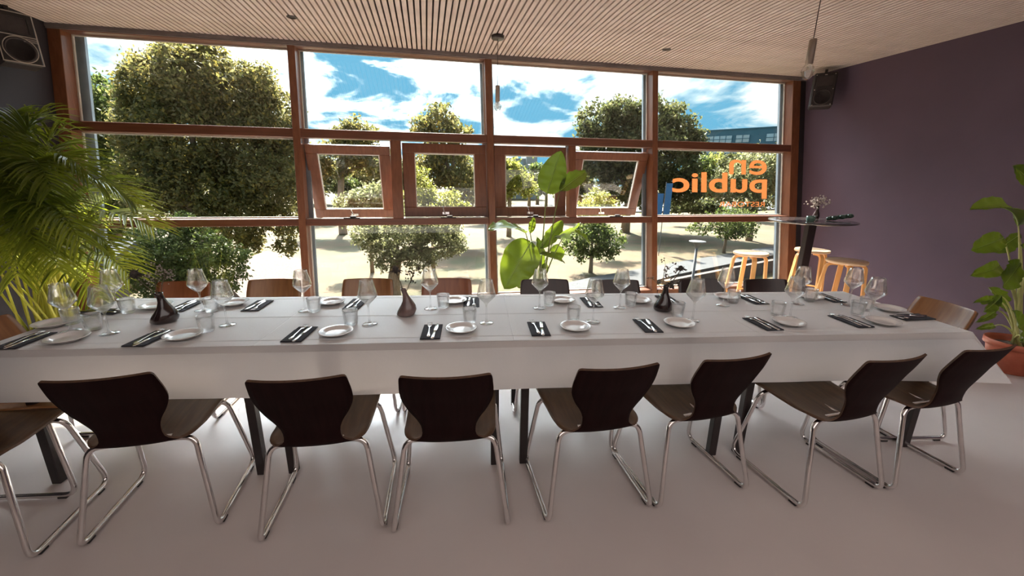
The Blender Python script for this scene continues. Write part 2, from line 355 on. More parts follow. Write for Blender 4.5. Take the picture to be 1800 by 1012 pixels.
for i in range(4):
    we = wins[i]; a = posts[i][1]; b = posts[i+1][0]
    rail('transom', we, a, b, T1b, T1); rail('transom', we, a, b, T2b, T2)
    rail('sill_rail', we, a, b, .075, ZS, -.012, .15); rail('head_rail', we, a, b, ZH-.006, ZH+.03)
    pane(we, a, b, T1, ZH-.006); pane(we, a, b, ZS, T2b)
    if i in (0, 3): pane(we, a, b, T2, T1b)
    else:
        mid = {1: (-.372, -.262), 2: (1.665, 1.755)}[i]
        MB().bbox(mid[0], mid[1], .006, .135, T2, T1b, .003, W).build('mid_post', 'frame', we)
        for j, (x0, x1) in enumerate(((a, mid[0]), (mid[1], b))):
            ang = {(1, 0): 24, (1, 1): 1.5, (2, 0): 4, (2, 1): 26}[(i, j)]
            x0 += .012; x1 -= .012; H = SZ1-SZ0; rw = .115 if ang > 10 else .13
            # friction stays let the top slide down a little as the bottom swings out
            top = Vector(W(0, .06, SZ1-(.05 if ang > 10 else .004))); an = math.atan(LEAN)-R_(ang)
            def S(x, d, z, top=top, an=an):   # z measured downward from the hinge line
                dz = Vector((0, -math.sin(an), -math.cos(an))); nn = Vector((0, math.cos(an), -math.sin(an)))
                return tuple(Vector((x, 0, 0))+top+dz*z+nn*d)
            q = MB(); T_ = .055
            q.bbox(x0, x1, 0, T_, 0, rw*.8, .004, S); q.bbox(x0, x1, 0, T_, H-rw*.8, H, .004, S)
            q.bbox(x0, x0+rw, 0, T_, rw*.8, H-rw*.8, .004, S); q.bbox(x1-rw, x1, 0, T_, rw*.8, H-rw*.8, .004, S)
            sa = q.build('sash', 'frame', we)
            MB().box(x0+rw, x1-rw, .03, .035, rw*.8, H-rw*.8, S).build('pane', 'pane', sa)
            q = MB(); t = .01; X0, X1, Y0, Y1 = x0+rw, x1-rw, rw*.8, H-rw*.8
            for (p0, p1, y0, y1) in ((X0, X1, Y0, Y0+t), (X0, X1, Y1-t, Y1), (X0, X0+t, Y0, Y1), (X1-t, X1, Y0, Y1)): q.box(p0, p1, .004, .029, y0, y1, S)
            q.build('glazing_bead', 'seal', sa)
            xm = (x0+x1)/2
            q = MB().bbox(xm-.05, xm+.03, -.012, 0, H-.05, H-.02, .003, S).tube([S(xm-.02, -.018, H-.03), S(xm-.045, -.03, H-.11)], .007)
            q.build('handle', 'chrome', sa)
            MB().bbox(xm-.07, xm+.10, -.004, .02, T2, T2+.012, .002, W).bbox(xm+.0, xm+.06, -.014, .02, T2+.012, T2+.028, .002, W).build('window_stay', 'rubber', we)
            MB().box(x0, x1, .0, .012, T2+.0005, T2+.004, W).build('sill_strip', 'seal', we)
# lettering on the glass, reads from outside
def letter(txt, u0, u1, v0, v1, we, bold=.02, name='lettering'):
    cu = bpy.data.curves.new('t', 'FONT'); cu.body = txt; cu.size = 1; cu.offset = bold; cu.extrude = .0
    to = bpy.data.objects.new('t', cu); COL.objects.link(to)
    bpy.context.view_layer.update()
    me = bpy.data.meshes.new_from_object(to.evaluated_get(bpy.context.evaluated_depsgraph_get()))
    bpy.data.objects.remove(to)
    xs = [v.co.x for v in me.vertices]; ys = [v.co.y for v in me.vertices]
    def glassp(u, v):
        d = ray(u, v); y0 = WY+.148; s = y0/(d.y-LEAN*d.z); return CAM+d*s
    A = glassp(u1, v1); B = glassp(u0, v1); C_ = glassp((u0+u1)/2, v0)
    z0, z1 = (A.z+B.z)/2, C_.z
    for v in me.vertices:
        fx = (v.co.x-min(xs))/(max(xs)-min(xs)); fy = (v.co.y-min(ys))/(max(ys)-min(ys))
        x = A.x+(B.x-A.x)*fx; z = z0+(z1-z0)*fy
        v.co = W(x, .148, z)
    me.materials.append(M['orange'])
    o = bpy.data.objects.new(name, me); COL.objects.link(o); o.parent = we; return o
l1 = letter('en', 1281.5, 1347.5, 281, 307, wins[3], .008); l2 = letter('public', 1181.5, 1347.5, 303, 349, wins[3], .02); l3 = letter('RESTOBAR', 1264, 1344, 354.5, 363, wins[3], .0)
for l_, t_ in ((l1, 'orange lettering reading en'), (l2, 'orange lettering reading public'), (l3, 'small orange lettering reading RESTOBAR')): l_['label'] = t_

# ------------------------------------------------------------------ dining tables and cloths
TA = R_(-6.857); TE = Vector((math.cos(TA), math.sin(TA), 0)); TN = Vector((-math.sin(TA), math.cos(TA), 0))
def TT(s, n, z): return tuple(TE*s+TN*n+Vector((0, 0, z)))
S0, S1, N0, N1 = -2.18, 2.571, 1.805, 2.598
joints = [S0, -1.05, .155, 1.383, S1]
for i in range(4):
    a, b = joints[i]+.003, joints[i+1]-.003
    c = TT((a+b)/2, (N0+N1)/2, 0); t = empty('dining_table', c, TA)
    tag(t, 'black legged dining table under the white cloth, %s of the four from the left' % ('first', 'second', 'third', 'fourth')[i], 'table', 'dining tables pushed end to end')
    hw, hd = (b-a)/2, (N1-N0)/2
    MB().bbox(-hw, hw, -hd+.018, hd-.006, .712, .748, .003).build('tabletop', 'tabletop', t)
    MB().bbox(-hw+.08, hw-.08, -hd+.09, -hd+.11, .655, .712).bbox(-hw+.08, hw-.08, hd-.11, hd-.09, .655, .712).build('apron', 'black', t)
    for sx in (-1, 1):
        for sy in (-1, 1):
            x = sx*(hw-.075); y = sy*(hd-.10)
            MB().bbox(x-.021, x+.021, y-.021, y+.021, 0, .712, .003).build('leg', 'black', t)
def sheet(a, b, dz, endL, endR, label):
    v = []; f = []
    ns = sorted(set([N0, N0+.004]+[N0+.062+k*.0025 for k in range(-2, 3)]+[2.20+k*.003 for k in range(-2, 3)]+[N1-.05+k*.0025 for k in range(-2, 3)]+list(np.linspace(N0+.03, N1, 14).round(4))))
    ss = list(np.linspace(a, b, int((b-a)/.035)))
    ss = sorted(ss+[.165+k*.003 for k in (-1, 0, 1) if a < .165 < b]+[-1.02+k*.003 for k in (-1, 0, 1) if a < -1.02 < b]+[1.42+k*.003 for k in (-1, 0, 1) if a < 1.42 < b])
    def top(s, n):
        z = .7505+dz+.0008*noise.noise(Vector((s*4, n*6, 1)))+.0008
        for c in (N0+.062, 2.20, N1-.05): z += .0022*max(0, 1-abs(n-c)/.0045)
        for c in (.165, -1.02, 1.42): z += .0016*max(0, 1-abs(s-c)/.005)
        z += .003*max(0, noise.noise(Vector((s*3+n*4, n*2-s, 5)))-.25)*max(0, 1-abs(s-.3)/.6)
        return z
    for s in ss:
        for n in ns: v.append(TT(s, n, top(s, n)))
    k = len(ns)
    for i in range(len(ss)-1):
        for j in range(k-1): f.append((i*k+j, (i+1)*k+j, (i+1)*k+j+1, i*k+j+1))
    def drop(tp, bt, nz=8, front=False):
        base = len(v); m = len(tp)
        for q in range(nz+1):
            t = (0, .08, .15, .25, .4, .55, .7, .85, 1)[q]
            for A, B in zip(tp, bt):
                A = Vector(A); B = Vector(B); k_ = (.013*t/.15 if t < .15 else .013*(1-t)/.85) if front else 0
                v.append(tuple(A.lerp(B, t)+TN*k_))
        for q in range(nz):
            for i in range(m-1): f.append((base+q*m+i, base+(q+1)*m+i, base+(q+1)*m+i+1, base+q*m+i+1))
    def zb(s): return .497+.006*math.sin(s*2.1)+.003*noise.noise(Vector((s*3, 0, 0)))
    def flare(s): return max(0, (s-2.05)/(S1-2.05))**1.6 if endR else 0
    tp = [TT(s, N0-.001-dz*2, .750+dz) for s in ss]
    bt = [TT(s+.253*flare(s), N0-.005-dz*2+.006*noise.noise(Vector((s*2.5, 3, 0)))-.05*flare(s), zb(s)-.018*flare(s)) for s in ss]
    drop(tp, bt, front=True)
    tp = [TT(s, N1+.001+dz*2, .750+dz) for s in ss][::-1]; bt = [TT(s, N1+.006+dz*2, zb(s)) for s in ss][::-1]
    drop(tp, bt)
    nn = np.linspace(N0, N1, 18)
    if endR:
        tp = [TT(S1, n, .7505) for n in nn]; bt = [TT(S1+.253-.215*min(1, (n-N0)/.36)**.7, n-.055*max(0, 1-(n-N0)/.3), zb(S1)-.018*max(0, 1-(n-N0)/.3)) for n in nn]; drop(tp, bt)
    if endL:
        tp = [TT(S0, n, .7505) for n in nn][::-1]; bt = [TT(S0-.03, n, .50) for n in nn][::-1]; drop(tp, bt)
    o = mesh('tablecloth', v, f, 'paper', None, False)
    tag(o, label, 'tablecloth', 'white paper cloths over the long table')
sheet(S0, -.65, 0, True, False, 'left third of the white paper tablecloth, ending under an overlap')
sheet(-.745, 1.06, .0012, False, False, 'middle sheet of the white paper tablecloth, under the mauve vase')
sheet(.945, S1, .0002, False, True, 'right sheet of the white paper tablecloth with pointed hanging corner')

# ------------------------------------------------------------------ chairs
def shell(m, name, parent, outer=None):
    cp = [(.485, .432, .200), (.455, .446, .208), (.40, .450, .209), (.32, .446, .207), (.24, .438, .202), (.165, .429, .198), (.112, .427, .195), (.076, .430, .184), (.050, .440, .148), (.036, .466, .112), (.025, .515, .108), (.010, .56, .124), (-.006, .605, .152), (-.024, .655, .173), (-.044, .70, .178), (-.062, .745, .175), (-.076, .782, .170), (-.080, .790, .158)]
    cp = np.array(cp); n = len(cp); ts = np.linspace(0, n-1, 46)
    def cat(a, t):
        i = int(min(max(math.floor(t), 0), n-2)); u = t-i
        p0, p1, p2, p3 = a[max(i-1, 0)], a[i], a[i+1], a[min(i+2, n-1)]
        return .5*((2*p1)+(-p0+p2)*u+(2*p0-5*p1+4*p2-p3)*u*u+(-p0+3*p1-3*p2+p3)*u**3)
    rows = [cat(cp, t) for t in ts]; m_ = 14; V = []
    for r, t in zip(rows, ts):
        y, z, hw = r; k = min(max((t-7)/3.5, 0), 1); k = k*k*(3-2*k)    # 0 seat, 1 back
        q = math.exp(-((t-6.2)/1.6)**2)
        row = []
        for j in range(m_+1):
            x = -hw+2*hw*j/m_; u = x/.19
            dz = (1-k)*(.010*u*u-.006)+.014*q*abs(u)**3
            dy = k*1.0*x*x+.012*q*abs(u)**3
            row.append(Vector((x, y+dy, z+dz)))
        V.append(row)
    th = .0095; nr = len(V); nc = m_+1; v = []; f = []
    nor = []
    for i in range(nr):
        for j in range(nc):
            a = V[min(i+1, nr-1)][j]-V[max(i-1, 0)][j]; b = V[i][min(j+1, nc-1)]-V[i][max(j-1, 0)]
            nor.append(b.cross(a).normalized())
    top = [V[i][j] for i in range(nr) for j in range(nc)]
    # orient so the offset goes to the outside (down under the seat, rearward on the back)
    v = top+[p-nn*th*(-1 if nor[5*nc+7].z < 0 else 1) for p, nn in zip(top, nor)]; K = nr*nc
    for i in range(nr-1):
        for j in range(nc-1):
            a, b, c, d = i*nc+j, i*nc+j+1, (i+1)*nc+j+1, (i+1)*nc+j
            f.append((a, b, c, d)); f.append((d+K, c+K, b+K, a+K))
    nface = len(f)
    ring = [j for j in range(nc)]+[i*nc+nc-1 for i in range(1, nr)]+[(nr-1)*nc+j for j in range(nc-2, -1, -1)]+[i*nc for i in range(nr-2, 0, -1)]
    for q in range(len(ring)):
        a, b = ring[q], ring[(q+1) % len(ring)]; f.append((b, a, a+K, b+K))
    o = mesh(name, v, f, [m, 'edge', outer or m], parent, True)
    for q, pl in enumerate(o.data.polygons):
        if q >= nface: pl.material_index = 1; pl.use_smooth = False
        elif q % 2: pl.material_index = 2
    return o
def make_chair(m):
    t = empty('dining_chair'); t['category'] = 'chair'
    # local: rear feet at y=0, the sitter faces +y
    shell(m, 'seat_shell', t, 'wood_outer' if m == 'wood_mid' else None)
    for sx in (-1, 1):
        p = [(sx*.13, .10, .416), (sx*.190, .085, .416), (sx*.2485, .0, .0175), (sx*.2485, .452, .0175), (sx*.205, .372, .418), (sx*.13, .36, .418)]
        p = [(sx*.02, .10, .416)]+p[1:5]+[(sx*.02, .36, .418)]
        MB().tube(rounded(p, [0, .045, .045, .06, .05, 0], 6), .0112, 10).build('leg_frame', 'chrome', t, True)
        for y in (.055, .385):
            MB().bbox(sx*.2485-.009, sx*.2485+.009, y-.02, y+.02, 0, .010, .002).build('foot_pad', 'rubber', t)
    MB().tube([(0, .10, .416), (0, .36, .418)], .009, 8).bbox(-.1, .1, .09, .11, .420, .428, .002).bbox(-.1, .1, .35, .37, .424, .436, .002).build('under_frame', 'chrome', t, True)
    return t
chairs = {k: make_chair(k) for k in ('wood_mid', 'wood_light', 'wood_red', 'wood_dark')}
used = set()
def chair(kind, x, y, rz, label, group):
    if kind not in used:
        used.add(kind); t = chairs[kind]; t.location = (x, y, 0); t.rotation_euler = (0, 0, rz); t['label'] = label; t['group'] = group; return t
    return dup(chairs[kind], (x, y, 0), rz, label, group)
front = [(-1.198, 1.667, 2.3), (-.491, 1.536, -2.3), (.048, 1.464, -6), (.722, 1.420, -.3), (1.255, 1.418, 3.6), (1.924, 1.292, 3.4), (2.474, 1.306, 3.1)]
fl = ['walnut plywood chair second from left along the near side, back to viewer', 'walnut plywood chair third from left along the near side', 'walnut plywood chair in the middle of the near side, facing squarely away', 'walnut plywood chair just right of centre on the near side', 'walnut plywood chair third from right along the near side', 'walnut plywood chair second from right along the near side, seat showing left', 'walnut plywood chair at the right end of the near side, under the pointed cloth corner']
NG = 'plywood chairs along the near side'; FG = 'plywood chairs along the window side'
c0 = at_z(51, 988, .012)
chair('wood_mid', c0.x-.25, c0.y+.0, R_(2), 'walnut plywood chair cut off by the left edge of the photo, near side', NG)
for (x, y, a), lb in zip(front, fl): chair('wood_mid', x, y, R_(a), lb, NG)
back = [(326, 493, 'wood_red', -8, 'cherry plywood chair at the far left of the window side, behind the dark vase'), (484, 489, 'wood_light', -5, 'honey plywood chair second from left on the window side'), (648, 488, 'wood_light', -7, 'honey plywood chair third from left on the window side, left of the mauve vase'), (786, 487.5, 'wood_red', -9, 'cherry plywood chair fourth from left on the window side, right of the mauve vase'),
        (957, 489, 'wood_dark', -7, 'dark plywood chair in front of the banana plant'), (1081, 490, 'wood_dark', -7, 'dark plywood chair just right of the banana plant'), (1231, 489, 'wood_dark', -7, 'dark plywood chair second from right on the window side, behind the right vase'), (1343, 489, 'wood_dark', -6, 'dark plywood chair at the right end of the window side, below the orange lettering')]
for u, v, k, a, lb in back:
    p = at_z(u, v, .795); an = PI+R_(a); d = Vector((-math.sin(an), math.cos(an), 0))
    q = p+d*.07; chair(k, q.x, q.y, an, lb, FG)
p = at_z(1690, 752, .012); q = at_z(1657, 524, .79)
an = PI/2+R_(-9); d = Vector((-math.sin(an), math.cos(an), 0)); q = Vector(TT(S1+.22, 2.16, 0))
chair('wood_light', q.x+.02, q.y+.02, an, 'honey plywood chair at the right head of the table by the purple wall', 'plywood chairs at the table ends')
q = at_z(-20, 560, .78)
q = at_z(-68, 572, .79)
chair('wood_light', q.x+.08, q.y, R_(-97), 'honey plywood chair at the left head of the table beside the palm', 'plywood chairs at the table ends')

# ------------------------------------------------------------------ tableware
ZT = .7545
ORD = ['first', 'second', 'third', 'fourth', 'fifth', 'sixth', 'seventh', 'eighth']
near = dict(plate=[(-1.88, 1.905), (-1.387, 1.916), (-.694, 1.928), (-.09, 1.946), (.491, 1.944), (1.058, 1.97), (1.669, 1.96), (2.203, 1.945)],
            nap=[(-2.057, 1.905), (-1.529, 1.909), (-.865, 1.929), (-.235, 1.932), (.302, 1.949), (.883, 1.966), (1.521, 1.964), (2.049, 1.984)],
            wine=[(-1.764, 1.982), (-1.281, 2.077), (-.569, 2.061), (.038, 2.051), (.611, 2.043), (1.167, 2.037), (1.759, 2.068), (2.205, 2.029)],
            tumb=[(-1.881, 2.04), (-1.330, 1.997), (-.661, 2.055), (-.049, 2.055), (.508, 2.065), (1.117, 2.115), (1.704, 2.10), (2.186, 2.089)],
            rz=[3, -2, -1, 1, 0, -2, 2, 1])
far = dict(plate=[(-1.844, 2.395), (-1.441, 2.434), (-.884, 2.436), (-.154, 2.432), (.521, 2.419), (1.001, 2.40), (1.621, 2.455), (2.185, 2.434)],
           nap=[(-1.698, 2.41), (-1.294, 2.403), (-.737, 2.411), (-.046, 2.422), (.696, 2.391), (1.205, 2.42), (1.765, 2.411), (2.308, 2.428)],
           wine=[(-1.997, 2.327), (-1.556, 2.329), (-.983, 2.295), (-.282, 2.308), (.356, 2.292), (.841, 2.284), (1.501, 2.303), (2.007, 2.319)],
           tumb=[(-1.925, 2.304), (-1.49, 2.306), (-.927, 2.282), (-.21, 2.326), (.423, 2.346), (.918, 2.316), (1.597, 2.353), (2.128, 2.368)],
           rz=[1, 2, -2, 0, 1, -1, 2, -1])
ends = dict(plate=[(-2.129, 2.113), (2.472, 2.166)], nap=[(-2.075, 2.322), (2.476, 2.03)], wine=[(-1.974, 2.029), (2.306, 2.271)], tumb=[(-2.063, 2.137), (2.319, 2.168)])
def proto(name, mb, m, cat, smooth=True):
    o = mb.build(name, m, None, smooth); o['category'] = cat; return o
plate0 = proto('side_plate', MB().lathe([(.030, 0), (.046, .0), (.050, .003), (.060, .010), (.079, .0165), (.0795, .019), (.077, .0195), (.058, .0135), (.050, .0075), (.044, .0060), (.02, .0058), (.001, .0058)], 36), 'china', 'plate')
wine0 = proto('wine_glass', MB().lathe([(.0385, 0), (.039, .0018), (.030, .0035), (.012, .0065), (.0055, .012), (.0042, .03), (.0040, .075), (.0045, .098), (.0085, .108), (.022, .121), (.040, .139), (.0485, .150), (.0497, .158), (.046, .172), (.0365, .215), (.0325, .236), (.0318, .2365), (.0316, .236), (.0357, .215), (.0452, .172), (.0488, .158), (.0475, .1505), (.039, .1405), (.021, .1225), (.006, .112), (.001, .1105)], 28), 'wine', 'wine glass')
def fl(i, k): return (.022 if k % 2 else -.01) if i in (2, 3, 4, 8, 9, 10) else 0
tumb0 = proto('water_tumbler', MB().lathe([(.0285, .0), (.0300, .002), (.0312, .008), (.0320, .018), (.0330, .030), (.0348, .033), (.0338, .038), (.0352, .042), (.0350, .046), (.0360, .056), (.0366, .064), (.0375, .067), (.0372, .079), (.0375, .082), (.0352, .082), (.0345, .066), (.0330, .046), (.0300, .014), (.027, .0095), (.001, .009)], 40, flute=fl), 'tumb', 'tumbler')
def fold():
    b = MB(); b.bbox(-.0475, .0475, -.1, .1, 0, .003, .001); b.bbox(-.0470, .0465, -.098, .052, .003, .0055, .001); return b.bbox(-.0455, .0465, -.096, .0, .0055, .0072, .0007)
nap0 = empty('folded_napkin'); nap0['category'] = 'napkin'; MB().bbox(-.0475, .0475, -.1, .1, 0, .0035, .001).build('base_fold', 'napkin', nap0)
MB().bbox(-.0470, .0465, -.098, .052, .0035, .006, .001).build('pocket_fold', 'napkin', nap0)
def strip(secs, th):   # outline (y, half width, z) -> flat bar along y
    v = []; f = []
    for (y, hw, z) in secs: v += [(-hw, y, z), (hw, y, z), (hw*.8, y, z+th), (-hw*.8, y, z+th)]
    for i in range(len(secs)-1):
        for k in range(4): f.append((4*i+k, 4*i+(k+1) % 4, 4*i+4+(k+1) % 4, 4*i+4+k))
    f += [(3, 2, 1, 0), tuple(4*(len(secs)-1)+k for k in range(4))]
    return v, f
fk = MB(); fk.add(*strip([(-.092, .0045, 0), (-.085, .0095, 0), (-.065, .0088, .0008), (-.04, .0050, .0015), (.015, .0030, .003), (.035, .0036, .003), (.048, .0105, .0015), (.060, .0118, .0010)], .0022))
for x in (-.0098, -.0033, .0033, .0098):
    v, f = strip([(.058, .0019, .001), (.080, .0015, .0012), (.100, .0008, .003)], .0018); fk.add([(a+x, b, c) for a, b, c in v], f)
fork0 = proto('fork', fk, 'steel', 'fork')
kn = MB(); kn.add(*strip([(-.100, .0050, 0), (-.094, .0092, 0), (-.07, .0088, 0), (-.03, .0065, .0004), (.0, .0055, .0006)], .0032)); kn.add(*strip([(.0, .0052, .0012), (.012, .0088, .0012), (.06, .0098, .0012), (.088, .0078, .0012), (.104, .002, .0012)], .0014))
knife0 = proto('table_knife', kn, 'steel', 'knife')
protoused = set()
def put(p0, s, n, z, rz, label, group):
    loc = TT(s, n, z)
    if p0.name in protoused: o = dup(p0, loc, rz, label, group)
    else:
        protoused.add(p0.name); p0.location = loc; p0.rotation_euler = (0, 0, rz); p0['label'] = label; p0['group'] = group; o = p0
    return o
def seat(i, D, kind):
    if kind == 'near': a = TA+R_(D['rz'][i]); wh = '%s from the left in the near row' % ORD[i]
    elif kind == 'far': a = TA+PI+R_(D['rz'][i]); wh = '%s from the left in the window-side row' % ORD[i]
    else: a = TA+(-PI/2 if i == 0 else PI/2)+R_(4 if i else -3); wh = 'at the %s head of the long table' % ('left', 'right')[i]
    if kind == 'near' and i == 0: wh = 'near left corner, first in the near row'
    x, y = D['nap'][i]; put(nap0, x, y, ZT, a, 'charcoal folded napkin with fork and knife, '+wh, 'charcoal napkins on the long table')
    c, s_ = math.cos(a-TA), math.sin(a-TA)
    jt = random.uniform(-3, 3)
    fx, fy, kx, ky = -.014, .012, .016, -.006
    put(fork0, x+fx*c-fy*s_, y+fx*s_+fy*c, ZT+.0062, a+R_(3+jt), 'steel fork on the napkin, '+wh, 'forks on the napkins')
    put(knife0, x+kx*c-ky*s_, y+kx*s_+ky*c, ZT+.0062, a+R_(-4-jt), 'steel table knife on the napkin, '+wh, 'knives on the napkins')
    x, y = D['plate'][i]; put(plate0, x, y, ZT, random.uniform(0, 6), 'small white side plate, '+wh, 'white side plates')
    x, y = D['wine'][i]; put(wine0, x, y, ZT, random.uniform(0, 6), 'empty angular wine glass, '+wh, 'wine glasses on the long table')
    x, y = D['tumb'][i]; put(tumb0, x, y, ZT, random.uniform(0, 6), 'ribbed water tumbler, '+wh, 'water tumblers on the long table')
for i in range(8): seat(i, near, 'near')
for i in range(8): seat(i, far, 'far')
for i in range(2): seat(i, ends, 'end')
# vases with dried stems
def vase(name, loc, m, label, h=.155, r=.052, bend=(.012, 0), cat='vase'):
    prof = [(r*.82, 0), (r*.98, .006), (r, .018), (r*.97, .032), (r*.80, .055), (r*.55, .08), (r*.36, .105), (r*.29, .125), (r*.30, .145), (r*.34, h), (r*.24, h), (r*.2, h-.02), (.001, h-.03)]
    b = MB().lathe(prof, 28)
    vv = []
    for x, y, z in b.v:
        k = noise.noise(Vector((x*22, y*22, z*16+loc[0]*9))); t = z/h
        sc = 1+.16*k*(1-t)
        vv.append((x*sc+bend[0]*math.sin(t*PI*1.3)*(1.1)+.006*t, y*sc+bend[1]*t, z))
    b.v = vv; o = b.build(name, m, None, True); o.location = loc; tag(o, label, cat); return o
def thistle(base, top, label, r=.016, lf=True):
    o = empty('dried_thistle', base); tag(o, label, 'flower', 'dried stems in the table vases')
    t = Vector(top)-Vector(base)
    MB().tube([(0, 0, 0), tuple(t*.5+Vector((.006, 0, .004))), tuple(t)], .0024, 6).build('stem', 'dried', o)
    b = MB().ball(tuple(t+Vector((0, 0, r*.5))), r*.62, 10, 7, (1, 1, 1.25))
    for k in range(60):
        a = random.uniform(0, 2*PI); e = math.asin(random.uniform(-.6, 1)); d = Vector((math.cos(a)*math.cos(e), math.sin(a)*math.cos(e), math.sin(e)))
        c = t+Vector((0, 0, r*.5)); ln = r*random.uniform(.95, 1.35)*(1.7 if e < -.1 else 1); s_ = d.orthogonal().normalized()*.0022*(1.6 if e < -.1 else 1)
        b.add([tuple(c+d*r*.5+s_), tuple(c+d*r*.5-s_), tuple(c+d*ln)], [(0, 1, 2)])
    b.build('flower_head', 'thistle', o)
    if lf:
        b = MB()
        for k in range(6):
            p = t*random.uniform(.3, .85); a = random.uniform(0, 2*PI); d = Vector((math.cos(a), math.sin(a), .5)); s_ = Vector((-math.sin(a), math.cos(a), 0))*.003
            b.add([tuple(p), tuple(p+d*.014+s_), tuple(p+d*.030), tuple(p+d*.014-s_)], [(0, 1, 2, 3)])
        b.build('leaf', 'dried', o)
    return o
def sprig(base, top, label, n=7, spread=.045, bs=.0035, m='blossom', seed=1, grp='dried stems in the table vases'):
    rd = random.Random(seed); o = empty('dried_sprig', base); tag(o, label, 'flower', grp)
    t = Vector(top)-Vector(base); b = MB().tube([(0, 0, 0), tuple(t*.55+Vector((rd.uniform(-.01, .01), rd.uniform(-.01, .01), 0))), tuple(t)], .0019, 5); bl = MB()
    for k in range(n):
        p = t*rd.uniform(.45, 1); e = p+Vector((rd.uniform(-1, 1), rd.uniform(-1, 1), rd.uniform(.1, 1)))*spread
        b.tube([tuple(p), tuple((p+e)/2+Vector((0, 0, .004))), tuple(e)], .0007, 4)
        for q in range(4):
            c = e+Vector((rd.uniform(-1, 1), rd.uniform(-1, 1), rd.uniform(-1, 1)))*spread*.3; b.tube([tuple(e), tuple(c)], .0005, 3, False); bl.ball(tuple(c), bs*rd.uniform(.7, 1.3), 5, 4)
    b.build('stem', 'dried', o); x = bl.build('blossom', m, o); x['kind'] = 'stuff'
    return o
def stems(s, n, hv, specs):
    for k, (kind, du, dy, dz, lb, kw) in enumerate(specs):
        b = Vector(TT(s, n, ZT+hv*.72))+Vector((.004*(k-1), 0, 0)); tp = b+Vector((du, dy, dz))
        (thistle if kind == 't' else sprig)(tuple(b), tuple(tp), lb, **kw)
vase('bud_vase', TT(-1.632, 2.149, ZT-.001), 'vase_dark', 'glossy near-black bud vase at the left of the table', bend=(.01, .004), r=.058)
stems(-1.632, 2.149, .155, [('t', -.075, -.01, .130, 'dried dark spiky thistle leaning left in the left vase', dict(r=.030)), ('s', .05, .01, .16, 'fine pinkish blossom sprig rising right in the left vase', dict(n=14, spread=.05, seed=3)), ('s', -.015, .02, .12, 'fine blossom sprig upright in the left vase', dict(n=12, spread=.06, seed=4))])
vase('bud_vase', TT(-.409, 2.206, ZT-.001), 'vase_mauve', 'mottled mauve-brown bud vase with lumpy foot, left of centre', r=.050, h=.15)
stems(-.409, 2.206, .15, [('t', -.035, 0, .135, 'dried thistle head upright in the mauve vase', dict(r=.026)), ('s', .06, .01, .145, 'thin seed-head sprig leaning right in the mauve vase', dict(n=9, spread=.035, m='thistle', bs=.004, seed=5))])
vase('bud_vase', TT(1.084, 2.225, ZT-.001), 'vase_dark', 'glossy dark brown conical bud vase at the right of the table', bend=(.0, .002), r=.052)
stems(1.084, 2.225, .155, [('t', .095, .01, .125, 'dried dark thistle leaning right in the right vase', dict(r=.022)), ('s', -.01, .01, .16, 'pale blossom sprig upright in the right vase', dict(n=9, spread=.045, seed=8, bs=.0045)), ('s', -.095, 0, .085, 'thin leafless sprig leaning left in the right vase', dict(n=6, spread=.03, seed=9)), ('s', .045, 0, .035, 'short dark leafy sprig over the rim of the right vase', dict(n=8, spread=.03, seed=12, m='thistle', bs=.006))])

# ------------------------------------------------------------------ bar table and stools
BC = at_z(1427, 387, 1.10); bt = empty('bar_table', (BC.x, BC.y, 0)); tag(bt, 'tall round dark bar table in the right window corner', 'table')
MB().lathe([(.05, 1.074), (.36, 1.074), (.395, 1.083), (.402, 1.090), (.400, 1.099), (.396, 1.10), (.001, 1.10)], 56).build('tabletop', 'bartop', bt, True)
MB().bbox(-.05, .05, -.03, .03, .03, 1.074, .004).build('column', 'black', bt)
MB().lathe([(.26, 0), (.265, .006), (.26, .014), (.08, .03), (.001, .032)], 40).build('base', 'black', bt, True)
def stool(loc, rz, label):
    t = empty('bar_stool', loc, rz); tag(t, label, 'stool', 'bentwood bar stools')
    MB().lathe([(.165, .722), (.172, .727), (.172, .745), (.168, .75), (.001, .75)], 40).build('seat', 'stooltop', t, True)
    for k in range(4):
        a = PI/4+k*PI/2; ca, sa = math.cos(a), math.sin(a)
        p = rounded([(.05*ca, .05*sa, .708), (.158*ca, .158*sa, .708), (.225*ca, .225*sa, 0.0)], .06, 7); b = MB(); v = []; f = []
        for i, q in enumerate(p):
            d = (p[min(i+1, len(p)-1)]-p[max(i-1, 0)]).normalized(); s_ = Vector((-sa, ca, 0)); n_ = d.cross(s_).normalized(); hw, ht = .021, .013
            v += [q+s_*hw+n_*ht, q-s_*hw+n_*ht, q-s_*hw-n_*ht, q+s_*hw-n_*ht]
        for i in range(len(p)-1):
            for j in range(4): f.append((4*i+j, 4*i+(j+1) % 4, 4*i+4+(j+1) % 4, 4*i+4+j))
        f += [(0, 1, 2, 3), tuple(4*(len(p)-1)+j for j in (3, 2, 1, 0))]
        b.add(v, f).build('leg', 'birch', t)
    for k in range(4):
        a = PI/4+k*PI/2; b_ = a+PI/2; z = .30 if k % 2 else .24; rr = .195
        MB().tube([(rr*math.cos(a), rr*math.sin(a), z), (rr*math.cos(b_), rr*math.sin(b_), z)], .009, 8).build('rung', 'birch', t, True)
for u, v, rz, lb in ((1320, 443, 20, 'bentwood birch stool standing against the right window'), (1428, 438, 35, 'bentwood birch stool behind the bar table column'), (1489, 457, 8, 'bentwood birch stool nearest the purple wall')):
    p = at_z(u, v, .75); stool((p.x, p.y, 0), R_(rz), lb)
pv = at_z(1433, 384, 1.10)
vase('small_vase', (pv.x, pv.y, 1.10), 'vase_dark', 'small dark vase on the bar table', h=.10, r=.036, bend=(0, 0))
